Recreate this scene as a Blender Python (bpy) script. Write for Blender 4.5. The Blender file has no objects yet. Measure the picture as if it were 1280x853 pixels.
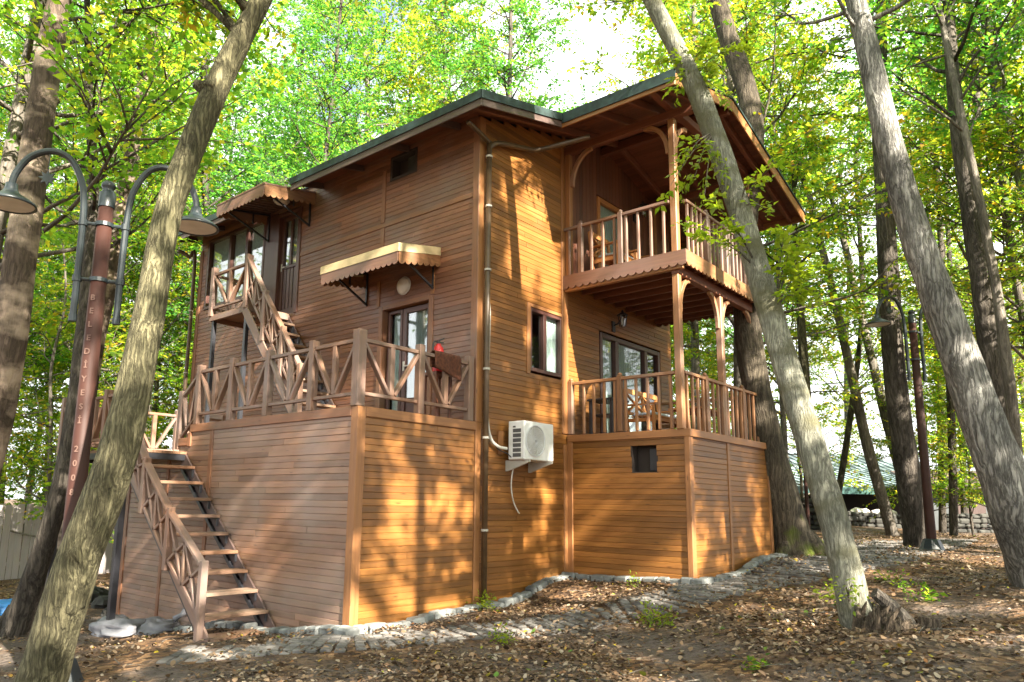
import bpy, math, random
import numpy as np
from mathutils import Vector, Matrix, noise as mnoise

R = math.radians
rnd = random.Random(11)
sc = bpy.context.scene
COL = sc.collection

# ------------------------------------------------------------------ camera
F_PX, PX, PY = 920.3, 595.2, 471.5
YAW, PITCH, ROLL = 0.852, 0.170, 0.015
CAM = Vector((-7.915, -6.927, 1.469))
FW = Vector((math.sin(YAW) * math.cos(PITCH), math.cos(YAW) * math.cos(PITCH), math.sin(PITCH)))
_r = Vector((math.cos(YAW), -math.sin(YAW), 0)); _u = _r.cross(FW)
RT = math.cos(ROLL) * _r + math.sin(ROLL) * _u
UP = -math.sin(ROLL) * _r + math.cos(ROLL) * _u
cd = bpy.data.cameras.new('camera')
cam = bpy.data.objects.new('camera', cd); COL.objects.link(cam)
m = Matrix((RT, UP, -FW)).transposed().to_4x4(); m.translation = CAM
cam.matrix_world = m
cd.sensor_width = 36; cd.lens = 36 * F_PX / 1280
cd.shift_x = (640 - PX) / 1280; cd.shift_y = (PY - 426.5) / 1280
cd.clip_start = 0.1; cd.clip_end = 1500
cd.dof.use_dof = True; cd.dof.focus_distance = 10.5; cd.dof.aperture_fstop = 3.2
sc.camera = cam

# ------------------------------------------------------------------ light
SUN = Vector((-0.21, -1.0, 0.66)).normalized()          # towards the sun
w = bpy.data.worlds.new('World'); sc.world = w; w.use_nodes = True
nt = w.node_tree; bg = nt.nodes['Background']
sky = nt.nodes.new('ShaderNodeTexSky'); sky.sky_type = 'NISHITA'; sky.sun_disc = False
sky.sun_elevation = math.asin(SUN.z); sky.sun_rotation = math.atan2(SUN.x, SUN.y)
sky.dust_density = 7.0; sky.air_density = 1.0; sky.ozone_density = .6
# thin bright cloud over most of the sky
wtc = nt.nodes.new('ShaderNodeTexCoord'); wnz = nt.nodes.new('ShaderNodeTexNoise'); wnz.inputs['Scale'].default_value = 2.6; wnz.inputs['Detail'].default_value = 7
nt.links.new(wtc.outputs['Generated'], wnz.inputs['Vector'])
wmr = nt.nodes.new('ShaderNodeMapRange'); wmr.inputs['From Min'].default_value = .28; wmr.inputs['From Max'].default_value = .42; nt.links.new(wnz.outputs['Fac'], wmr.inputs['Value'])
wmx = nt.nodes.new('ShaderNodeMix'); wmx.data_type = 'RGBA'; wmx.inputs[7].default_value = (6.0, 6.1, 6.25, 1)
nt.links.new(wmr.outputs[0], wmx.inputs[0]); nt.links.new(sky.outputs[0], wmx.inputs[6]); nt.links.new(wmx.outputs[2], bg.inputs[0])
bg.inputs[1].default_value = 0.075
sd = bpy.data.lights.new('sun', 'SUN'); sd.energy = 5.0; sd.angle = R(0.55); sd.color = (1, .90, .76)
so = bpy.data.objects.new('sun', sd); COL.objects.link(so)
so.rotation_euler = SUN.to_track_quat('Z', 'Y').to_euler(); so.location = SUN * 60
vs = sc.view_settings
vs.view_transform = 'Standard'; vs.look = 'None'; vs.gamma = 1; vs.use_curve_mapping = False
vs.exposure = 2.65
sc.cycles.max_bounces = 8; sc.cycles.diffuse_bounces = 4; sc.cycles.transmission_bounces = 5
sc.cycles.transparent_max_bounces = 8; sc.cycles.glossy_bounces = 3
sc.cycles.caustics_reflective = False; sc.cycles.caustics_refractive = False
sc.cycles.use_denoising = True
sc.cycles.sample_clamp_indirect = 6

# ------------------------------------------------------------------ tagging
def tag(o, label=None, cat=None, group=None, kind=None):
    if label: o['label'] = label
    if cat: o['category'] = cat
    if group: o['group'] = group
    if kind: o['kind'] = kind
    return o
def empty(name, loc=(0, 0, 0), rz=0):
    o = bpy.data.objects.new(name, None); COL.objects.link(o)
    o.location = loc; o.rotation_euler = (0, 0, rz); o.empty_display_size = .2
    return o
def copy_tree(o, parent=None):
    c = o.copy(); COL.objects.link(c)
    if parent: c.parent = parent
    for ch in list(o.children): copy_tree(ch, c)
    return c
def ray(x, y): return FW + RT * ((x - PX) / F_PX) + UP * ((PY - y) / F_PX)
def at(x, y, depth): return CAM + ray(x, y) * depth

# ------------------------------------------------------------------ materials
def new_mat(name):
    mt = bpy.data.materials.new(name); mt.use_nodes = True
    n = mt.node_tree.nodes; b = n['Principled BSDF']
    return mt, n, mt.node_tree.links, b
def plain(name, col, rough=.6, metal=0, spec=.5, vary=.12, scale=6):
    mt, n, l, b = new_mat(name)
    b.inputs['Roughness'].default_value = rough; b.inputs['Metallic'].default_value = metal
    b.inputs['Specular IOR Level'].default_value = spec
    tc = n.new('ShaderNodeTexCoord'); nz = n.new('ShaderNodeTexNoise'); nz.inputs['Scale'].default_value = scale
    nz.inputs['Detail'].default_value = 5
    l.new(tc.outputs['Object'], nz.inputs['Vector'])
    rp = n.new('ShaderNodeValToRGB')
    rp.color_ramp.elements[0].position = .3; rp.color_ramp.elements[1].position = .7
    rp.color_ramp.elements[0].color = (*[c * (1 - vary) for c in col], 1)
    rp.color_ramp.elements[1].color = (*[min(1, c * (1 + vary)) for c in col], 1)
    l.new(nz.outputs['Fac'], rp.inputs['Fac']); l.new(rp.outputs['Color'], b.inputs['Base Color'])
    return mt
def wood(name, c1, c2, rough=.45, grey=0.0, greycol=(.30, .25, .22), isl=.5, spec=.5, knots=True):
    """boards: grain along the U axis, one tone per board, silvery weathering in large patches"""
    mt, n, l, b = new_mat(name)
    uv = n.new('ShaderNodeUVMap')
    geo = n.new('ShaderNodeNewGeometry')
    add = n.new('ShaderNodeVectorMath'); add.operation = 'MULTIPLY_ADD'
    cmb = n.new('ShaderNodeCombineXYZ')
    for k in range(3): l.new(geo.outputs['Random Per Island'], cmb.inputs[k])
    l.new(cmb.outputs[0], add.inputs[0]); add.inputs[1].default_value = (37, 91, 53); l.new(uv.outputs[0], add.inputs[2])
    mp = n.new('ShaderNodeMapping'); mp.inputs['Scale'].default_value = (1.6, 26, 1)
    l.new(add.outputs[0], mp.inputs[0])
    g = n.new('ShaderNodeTexNoise'); g.inputs['Scale'].default_value = 1.0; g.inputs['Detail'].default_value = 6
    g.inputs['Roughness'].default_value = .65; g.inputs['Distortion'].default_value = .6
    l.new(mp.outputs[0], g.inputs['Vector'])
    rp = n.new('ShaderNodeValToRGB'); e = rp.color_ramp.elements
    e[0].position = .28; e[0].color = (*c1, 1); e[1].position = .72; e[1].color = (*c2, 1)
    l.new(g.outputs['Fac'], rp.inputs['Fac'])
    hsv = n.new('ShaderNodeHueSaturation')
    mr = n.new('ShaderNodeMapRange'); mr.inputs['To Min'].default_value = 1 - isl * .55; mr.inputs['To Max'].default_value = 1 + isl * .45
    l.new(geo.outputs['Random Per Island'], mr.inputs['Value']); l.new(mr.outputs[0], hsv.inputs['Value'])
    l.new(rp.outputs['Color'], hsv.inputs['Color'])
    out = hsv.outputs['Color']
    tc = n.new('ShaderNodeTexCoord')
    if knots:
        mk = n.new('ShaderNodeMapping'); mk.inputs['Scale'].default_value = (2.2, 11, 1)
        l.new(add.outputs[0], mk.inputs[0])
        vo = n.new('ShaderNodeTexVoronoi'); vo.inputs['Scale'].default_value = 1.0; l.new(mk.outputs[0], vo.inputs['Vector'])
        kr = n.new('ShaderNodeMapRange'); kr.inputs['From Min'].default_value = .05; kr.inputs['From Max'].default_value = .13
        kr.inputs['To Min'].default_value = .45; kr.inputs['To Max'].default_value = 1
        l.new(vo.outputs['Distance'], kr.inputs['Value'])
        mx = n.new('ShaderNodeMix'); mx.data_type = 'RGBA'; mx.blend_type = 'MULTIPLY'; mx.inputs['Factor'].default_value = 1
        l.new(out, mx.inputs[6]); l.new(kr.outputs[0], mx.inputs[7]); out = mx.outputs[2]
    if grey > 0:
        n2 = n.new('ShaderNodeTexNoise'); n2.inputs['Scale'].default_value = .9; n2.inputs['Detail'].default_value = 5
        l.new(tc.outputs['Object'], n2.inputs['Vector'])
        m2 = n.new('ShaderNodeMapRange'); m2.inputs['From Min'].default_value = .62 - grey * .5; m2.inputs['From Max'].default_value = .85 - grey * .3
        m2.inputs['To Max'].default_value = .9
        l.new(n2.outputs['Fac'], m2.inputs['Value'])
        mx = n.new('ShaderNodeMix'); mx.data_type = 'RGBA'; mx.inputs[7].default_value = (*greycol, 1)
        l.new(m2.outputs[0], mx.inputs[0]); l.new(out, mx.inputs[6])
        mg = n.new('ShaderNodeMix'); mg.data_type = 'RGBA'; mg.blend_type = 'MULTIPLY'; mg.inputs['Factor'].default_value = .5
        l.new(mx.outputs[2], mg.inputs[6]); l.new(g.outputs['Color'], mg.inputs[7]); 
        mm = n.new('ShaderNodeMix'); mm.data_type = 'RGBA'; mm.blend_type = 'MIX'; mm.inputs['Factor'].default_value = .5
        l.new(mx.outputs[2], mm.inputs[6]); l.new(mg.outputs[2], mm.inputs[7])
        out = mm.outputs[2]
    l.new(out, b.inputs['Base Color'])
    rr = n.new('ShaderNodeMapRange'); rr.inputs['To Min'].default_value = rough - .12; rr.inputs['To Max'].default_value = rough + .2
    l.new(g.outputs['Fac'], rr.inputs['Value']); l.new(rr.outputs[0], b.inputs['Roughness'])
    b.inputs['Specular IOR Level'].default_value = spec
    bp = n.new('ShaderNodeBump'); bp.inputs['Strength'].default_value = .25; bp.inputs['Distance'].default_value = .004
    l.new(g.outputs['Fac'], bp.inputs['Height']); l.new(bp.outputs[0], b.inputs['Normal'])
    return mt
def bark(name, c1, c2, patch=None, moss=0.0, mossz=1.2, mossbase=0.0, furrow=1.0, sc_=1.0):
    mt, n, l, b = new_mat(name)
    tc = n.new('ShaderNodeTexCoord')
    # slow warp, then long vertical furrows and short flakes
    wn = n.new('ShaderNodeTexNoise'); wn.inputs['Scale'].default_value = 2.2; wn.inputs['Detail'].default_value = 3
    l.new(tc.outputs['Object'], wn.inputs['Vector'])
    wm = n.new('ShaderNodeVectorMath'); wm.operation = 'MULTIPLY_ADD'; wm.inputs[1].default_value = (.14, .14, .14)
    l.new(wn.outputs['Color'], wm.inputs[0]); l.new(tc.outputs['Object'], wm.inputs[2])
    mp = n.new('ShaderNodeMapping'); mp.inputs['Scale'].default_value = (13 * sc_, 13 * sc_, 1.7 * sc_)
    l.new(wm.outputs[0], mp.inputs[0])
    nz = n.new('ShaderNodeTexNoise'); nz.inputs['Scale'].default_value = 1.6; nz.inputs['Detail'].default_value = 9; nz.inputs['Roughness'].default_value = .72
    l.new(mp.outputs[0], nz.inputs['Vector'])
    rg = n.new('ShaderNodeTexNoise'); rg.inputs['Scale'].default_value = 1.15; rg.inputs['Detail'].default_value = 4; rg.inputs['Roughness'].default_value = .6
    l.new(mp.outputs[0], rg.inputs['Vector'])
    r1 = n.new('ShaderNodeMath'); r1.operation = 'SUBTRACT'; r1.inputs[1].default_value = .5; l.new(rg.outputs['Fac'], r1.inputs[0])
    vo = n.new('ShaderNodeMath'); vo.operation = 'ABSOLUTE'; l.new(r1.outputs[0], vo.inputs[0])
    big = n.new('ShaderNodeTexNoise'); big.inputs['Scale'].default_value = 1.3; big.inputs['Detail'].default_value = 7; l.new(tc.outputs['Object'], big.inputs['Vector'])
    rp = n.new('ShaderNodeValToRGB'); e = rp.color_ramp.elements
    e[0].position = .3; e[0].color = (*c1, 1); e[1].position = .7; e[1].color = (*c2, 1)
    l.new(nz.outputs['Fac'], rp.inputs['Fac'])
    vr = n.new('ShaderNodeMapRange'); vr.inputs['From Max'].default_value = .11; vr.inputs['To Min'].default_value = 1 - .72 * furrow
    l.new(vo.outputs[0], vr.inputs['Value'])
    bgm = n.new('ShaderNodeMapRange'); bgm.inputs['From Min'].default_value = .3; bgm.inputs['From Max'].default_value = .7; bgm.inputs['To Min'].default_value = .55; bgm.inputs['To Max'].default_value = 1.35
    l.new(big.outputs['Fac'], bgm.inputs['Value'])
    vb = n.new('ShaderNodeMath'); vb.operation = 'MULTIPLY'; l.new(vr.outputs[0], vb.inputs[0]); l.new(bgm.outputs[0], vb.inputs[1])
    mx = n.new('ShaderNodeMix'); mx.data_type = 'RGBA'; mx.blend_type = 'MULTIPLY'; mx.inputs['Factor'].default_value = 1
    l.new(rp.outputs['Color'], mx.inputs[6]); l.new(vb.outputs[0], mx.inputs[7])
    out = mx.outputs[2]
    if patch:
        n2 = n.new('ShaderNodeTexNoise'); n2.inputs['Scale'].default_value = 1.7; n2.inputs['Detail'].default_value = 6
        m3 = n.new('ShaderNodeMapping'); m3.inputs['Scale'].default_value = (1, 1, 1.6); l.new(tc.outputs['Object'], m3.inputs[0])
        l.new(m3.outputs[0], n2.inputs['Vector'])
        r2 = n.new('ShaderNodeMapRange'); r2.inputs['From Min'].default_value = .48; r2.inputs['From Max'].default_value = .62
        l.new(n2.outputs['Fac'], r2.inputs['Value'])
        mq = n.new('ShaderNodeMix'); mq.data_type = 'RGBA'; mq.inputs[7].default_value = (*patch, 1)
        l.new(r2.outputs[0], mq.inputs[0]); l.new(out, mq.inputs[6]); out = mq.outputs[2]
    if moss > 0:
        sp = n.new('ShaderNodeSeparateXYZ'); l.new(tc.outputs['Object'], sp.inputs[0])
        mr = n.new('ShaderNodeMapRange'); mr.inputs['From Min'].default_value = mossbase + mossz; mr.inputs['From Max'].default_value = mossbase - .3
        mr.inputs['To Min'].default_value = -.25; mr.inputs['To Max'].default_value = .25
        l.new(sp.outputs['Z'], mr.inputs['Value'])
        n3 = n.new('ShaderNodeTexNoise'); n3.inputs['Scale'].default_value = 2.4; n3.inputs['Detail'].default_value = 6; l.new(tc.outputs['Object'], n3.inputs['Vector'])
        ad = n.new('ShaderNodeMath'); l.new(mr.outputs[0], ad.inputs[0]); l.new(n3.outputs['Fac'], ad.inputs[1])
        m4 = n.new('ShaderNodeMapRange'); m4.inputs['From Min'].default_value = .5; m4.inputs['From Max'].default_value = .66; m4.inputs['To Max'].default_value = moss
        l.new(ad.outputs[0], m4.inputs['Value'])
        mq = n.new('ShaderNodeMix'); mq.data_type = 'RGBA'; mq.inputs[7].default_value = (.10, .13, .015, 1)
        l.new(m4.outputs[0], mq.inputs[0]); l.new(out, mq.inputs[6]); out = mq.outputs[2]
    l.new(out, b.inputs['Base Color']); b.inputs['Roughness'].default_value = .85; b.inputs['Specular IOR Level'].default_value = .2
    mh = n.new('ShaderNodeMath'); mh.operation = 'MULTIPLY_ADD'; l.new(vr.outputs[0], mh.inputs[0]); mh.inputs[1].default_value = .8 * furrow
    l.new(nz.outputs['Fac'], mh.inputs[2])
    bp = n.new('ShaderNodeBump'); bp.inputs['Strength'].default_value = 1.0; bp.inputs['Distance'].default_value = .035
    l.new(mh.outputs[0], bp.inputs['Height']); l.new(bp.outputs[0], b.inputs['Normal'])
    return mt
def leafmat(name, stops, trans=.5, tcol=2.0, rough=.5):
    """one tone per leaf; light passes through"""
    mt = bpy.data.materials.new(name); mt.use_nodes = True
    n = mt.node_tree.nodes; l = mt.node_tree.links; n.clear()
    o = n.new('ShaderNodeOutputMaterial')
    geo = n.new('ShaderNodeNewGeometry'); rp = n.new('ShaderNodeValToRGB')
    els = rp.color_ramp.elements
    while len(els) < len(stops): els.new(.5)
    for e, (p, c) in zip(els, stops): e.position = p; e.color = (*c, 1)
    l.new(geo.outputs['Random Per Island'], rp.inputs['Fac'])
    d = n.new('ShaderNodeBsdfPrincipled'); d.inputs['Roughness'].default_value = rough; d.inputs['Specular IOR Level'].default_value = .3
    l.new(rp.outputs[0], d.inputs['Base Color'])
    t = n.new('ShaderNodeBsdfTranslucent')
    mx = n.new('ShaderNodeMix'); mx.data_type = 'RGBA'; mx.blend_type = 'MULTIPLY'; mx.inputs['Factor'].default_value = 1
    l.new(rp.outputs[0], mx.inputs[6]); mx.inputs[7].default_value = (tcol * 1.05, tcol, tcol * .55, 1); mx.clamp_result = False
    l.new(mx.outputs[2], t.inputs['Color'])
    ms = n.new('ShaderNodeMixShader'); ms.inputs[0].default_value = trans
    l.new(d.outputs[0], ms.inputs[1]); l.new(t.outputs[0], ms.inputs[2]); l.new(ms.outputs[0], o.inputs['Surface'])
    return mt
def glass(name, tint=(.9, .95, .95), base=.10):
    mt = bpy.data.materials.new(name); mt.use_nodes = True
    n = mt.node_tree.nodes; l = mt.node_tree.links; n.clear()
    o = n.new('ShaderNodeOutputMaterial'); tr = n.new('ShaderNodeBsdfTransparent'); tr.inputs[0].default_value = (*tint, 1)
    gl = n.new('ShaderNodeBsdfGlossy'); gl.inputs['Roughness'].default_value = .03
    fr = n.new('ShaderNodeLayerWeight'); fr.inputs[0].default_value = .5
    pw = n.new('ShaderNodeMath'); pw.operation = 'POWER'; pw.inputs[1].default_value = 4; l.new(fr.outputs['Facing'], pw.inputs[0])
    ad = n.new('ShaderNodeMath'); ad.operation = 'MULTIPLY_ADD'; ad.inputs[1].default_value = .5; ad.inputs[2].default_value = base; l.new(pw.outputs[0], ad.inputs[0])
    tc = n.new('ShaderNodeTexCoord'); nz = n.new('ShaderNodeTexNoise'); nz.inputs['Scale'].default_value = 1.5
    l.new(tc.outputs['Object'], nz.inputs['Vector'])
    bp = n.new('ShaderNodeBump'); bp.inputs['Strength'].default_value = .05; bp.inputs['Distance'].default_value = .02
    l.new(nz.outputs['Fac'], bp.inputs['Height']); l.new(bp.outputs[0], gl.inputs['Normal'])
    ms = n.new('ShaderNodeMixShader'); l.new(ad.outputs[0], ms.inputs[0]); l.new(tr.outputs[0], ms.inputs[1]); l.new(gl.outputs[0], ms.inputs[2])
    l.new(ms.outputs[0], o.inputs['Surface'])
    return mt

M = {}
M['siding'] = wood('siding', (.175, .066, .0135), (.31, .135, .031), .40, isl=.6, grey=.08, greycol=(.28, .15, .055))
M['siding_left'] = wood('siding_left', (.160, .062, .030), (.272, .122, .062), .40, grey=.28, greycol=(.225, .155, .13), isl=.6)
M['siding_grey'] = wood('siding_grey', (.215, .106, .060), (.315, .18, .112), .42, grey=.5, greycol=(.30, .232, .195), isl=.65)
M['trim'] = wood('trim', (.19, .080, .028), (.31, .14, .05), .45, isl=.3)
M['trim_grey'] = wood('trim_grey', (.17, .072, .034), (.27, .125, .062), .5, grey=.25, greycol=(.22, .16, .13), isl=.3)
M['rail'] = wood('rail', (.14, .072, .044), (.235, .13, .08), .5, grey=.45, greycol=(.23, .18, .16), isl=.5)
M['rail_brown'] = wood('rail_brown', (.20, .088, .034), (.33, .16, .07), .45, grey=.25, greycol=(.30, .22, .18), isl=.5)
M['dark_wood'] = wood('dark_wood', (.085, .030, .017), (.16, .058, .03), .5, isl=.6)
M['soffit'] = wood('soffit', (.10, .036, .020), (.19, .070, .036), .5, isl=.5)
M['tread'] = wood('tread', (.17, .085, .045), (.28, .155, .085), .55, isl=.5, grey=.45, greycol=(.24, .18, .14))
M['fascia'] = wood('fascia', (.055, .034, .03), (.10, .066, .058), .5, isl=.3)
M['door'] = wood('door', (.055, .024, .019), (.10, .042, .032), .35, isl=.3, knots=False)
M['chair_wood'] = wood('chair_wood', (.30, .12, .038), (.48, .21, .07), .4, isl=.4)
M['teal'] = plain('roof_felt', (.014, .034, .033), .7, vary=.5, scale=9)
M['steel'] = plain('black_steel', (.018, .019, .024), .4, spec=.6)
M['lamp_iron'] = plain('lamp_iron', (.014, .022, .026), .38, vary=.3, spec=.6)
M['lamp_pole'] = plain('lamp_pole', (.040, .0155, .011), .6, vary=.25, spec=.25, scale=3)
M['letter'] = plain('letter', (.12, .068, .052), .7)
M['white'] = plain('white_paint', (.74, .75, .73), .4)
M['white_dark'] = plain('ac_dark', (.09, .09, .09), .6)
M['grille'] = plain('grille', (.62, .63, .64), .45)
M['bracket'] = plain('bracket', (.45, .43, .38), .5)
M['yellow'] = plain('canopy_yellow', (.52, .41, .23), .55, vary=.15)
M['valance'] = wood('valance', (.15, .075, .05), (.24, .13, .09), .5, grey=.3, greycol=(.2, .14, .12), isl=.2)
M['canvas'] = plain('canopy_board', (.085, .045, .03), .7, vary=.3)
M['pipe'] = plain('pipe', (.085, .052, .026), .45, vary=.35, scale=5)
M['hose'] = plain('hose', (.62, .60, .55), .5)
M['curtain'] = plain('curtain', (.42, .46, .43), .8, vary=.08)
M['interior'] = plain('interior', (.035, .025, .02), .9)  # near-black colour stands in for shade inside rooms and vent recesses
M['curtain_white'] = plain('curtain_white', (.80, .83, .84), .8, vary=.05)
M['glass'] = glass('pane_glass', base=.07)
M['glass_sky'] = glass('pane_glass_bright', base=.22)
M['lens'] = plain('lens', (.66, .65, .60), .35)
M['red'] = plain('red_paint', (.62, .015, .02), .3, spec=.7)
M['pinkcloth'] = plain('pink_cloth', (.6, .14, .13), .8)
M['rug'] = plain('rug_cloth', (.085, .028, .013), .95, vary=.5, scale=30)
M['darkcloth'] = plain('dark_cloth', (.02, .035, .035), .9)
M['cushion'] = plain('cushion', (.50, .58, .66), .85)
M['sack'] = plain('sack_cloth', (.20, .205, .225), .7, vary=.2, scale=9)
M['tarp'] = plain('tarp', (.04, .22, .55), .4)
M['stone'] = plain('kerb_stone', (.15, .16, .155), .85, vary=.65, scale=5)
M['sett'] = plain('sett_stone', (.125, .117, .108), .85, vary=.55, scale=5)
M['wallstone'] = plain('wall_stone', (.035, .035, .03), .9, vary=.7, scale=4)  # darkened so the colour carries the forest shade on the far walls
M['concrete'] = plain('concrete', (.34, .33, .31), .85, vary=.2)
M['fence'] = wood('fence_wood', (.28, .24, .22), (.42, .37, .35), .7, grey=.6, greycol=(.42, .38, .38), isl=.5)
M['flower'] = plain('flower', (.75, .70, .66), .7)
M['sheet_roof'] = plain('sheet_roof', (.20, .27, .30), .35, vary=.2, scale=2)  # teal sheet made pale blue: sky reflection is put into the colour
M['teal_edge'] = plain('teal_edge', (.025, .075, .068), .4)
M['render'] = plain('shed_render', (.085, .095, .10), .85, vary=.15)
M['bark_olive'] = bark('bark_olive', (.085, .08, .04), (.31, .28, .165), furrow=.9, sc_=1.5)
M['bark_pale'] = bark('bark_pale', (.16, .16, .12), (.44, .44, .35), patch=(.13, .125, .075), moss=.5, mossz=.7, mossbase=.0, furrow=.7, sc_=1.6)
M['bark_grey'] = bark('bark_grey', (.15, .145, .13), (.47, .46, .42), furrow=.9, sc_=1.1)
M['bark_dark'] = bark('bark_dark', (.055, .046, .035), (.17, .14, .10), moss=.9, mossz=1.2, mossbase=.0, furrow=.7)
M['bark_black'] = bark('bark_black', (.055, .048, .04), (.16, .138, .112), furrow=.8)
M['bark_peel'] = bark('bark_peel', (.06, .045, .034), (.16, .12, .09), patch=(.42, .33, .25), furrow=.6)
M['bark_wood'] = bark('bark_wood', (.09, .08, .065), (.26, .23, .19), furrow=.6)
M['stump'] = bark('stump_wood', (.05, .038, .028), (.22, .17, .12), moss=.35, mossz=.2, mossbase=.0, furrow=.9, sc_=1.5)
GREEN = [(0, (0.037, 0.089, 0.013)), (.35, (0.065, 0.143, 0.017)), (.65, (0.101, 0.180, 0.020)), (.86, (0.160, 0.203, 0.022)), (1, (0.249, 0.214, 0.024))]
YELLO = [(0, (0.049, 0.110, 0.013)), (.3, (0.083, 0.154, 0.016)), (.6, (0.137, 0.190, 0.018)), (.88, (0.220, 0.221, 0.023)), (1, (0.299, 0.168, 0.023))]
COOLG = [(0, (0.022, 0.085, 0.022)), (.4, (0.039, 0.125, 0.027)), (.75, (0.063, 0.165, 0.024)), (1, (0.117, 0.193, 0.024))]
M['leaf_green'] = leafmat('leaf_green', GREEN, .6, 3.5)
M['leaf_yellow'] = leafmat('leaf_yellow', YELLO, .6, 3.1)
M['leaf_cool'] = leafmat('leaf_cool', COOLG, .6, 3.4)
M['leaf_fresh'] = leafmat('leaf_fresh', [(0, (.10, .17, .012)), (1, (.20, .25, .02))], .5, 2.6)
M['litter'] = leafmat('litter', [(0, (0.039, 0.027, 0.018)), (.3, (0.098, 0.062, 0.038)), (.55, (0.176, 0.115, 0.067)), (.78, (0.247, 0.176, 0.112)), (.9, (0.351, 0.290, 0.217)), (.965, (0.260, 0.115, 0.042)), (.985, (0.390, 0.297, 0.028)), (1, (0.078, 0.176, 0.028))], .12, 1.3, .7)

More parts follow.
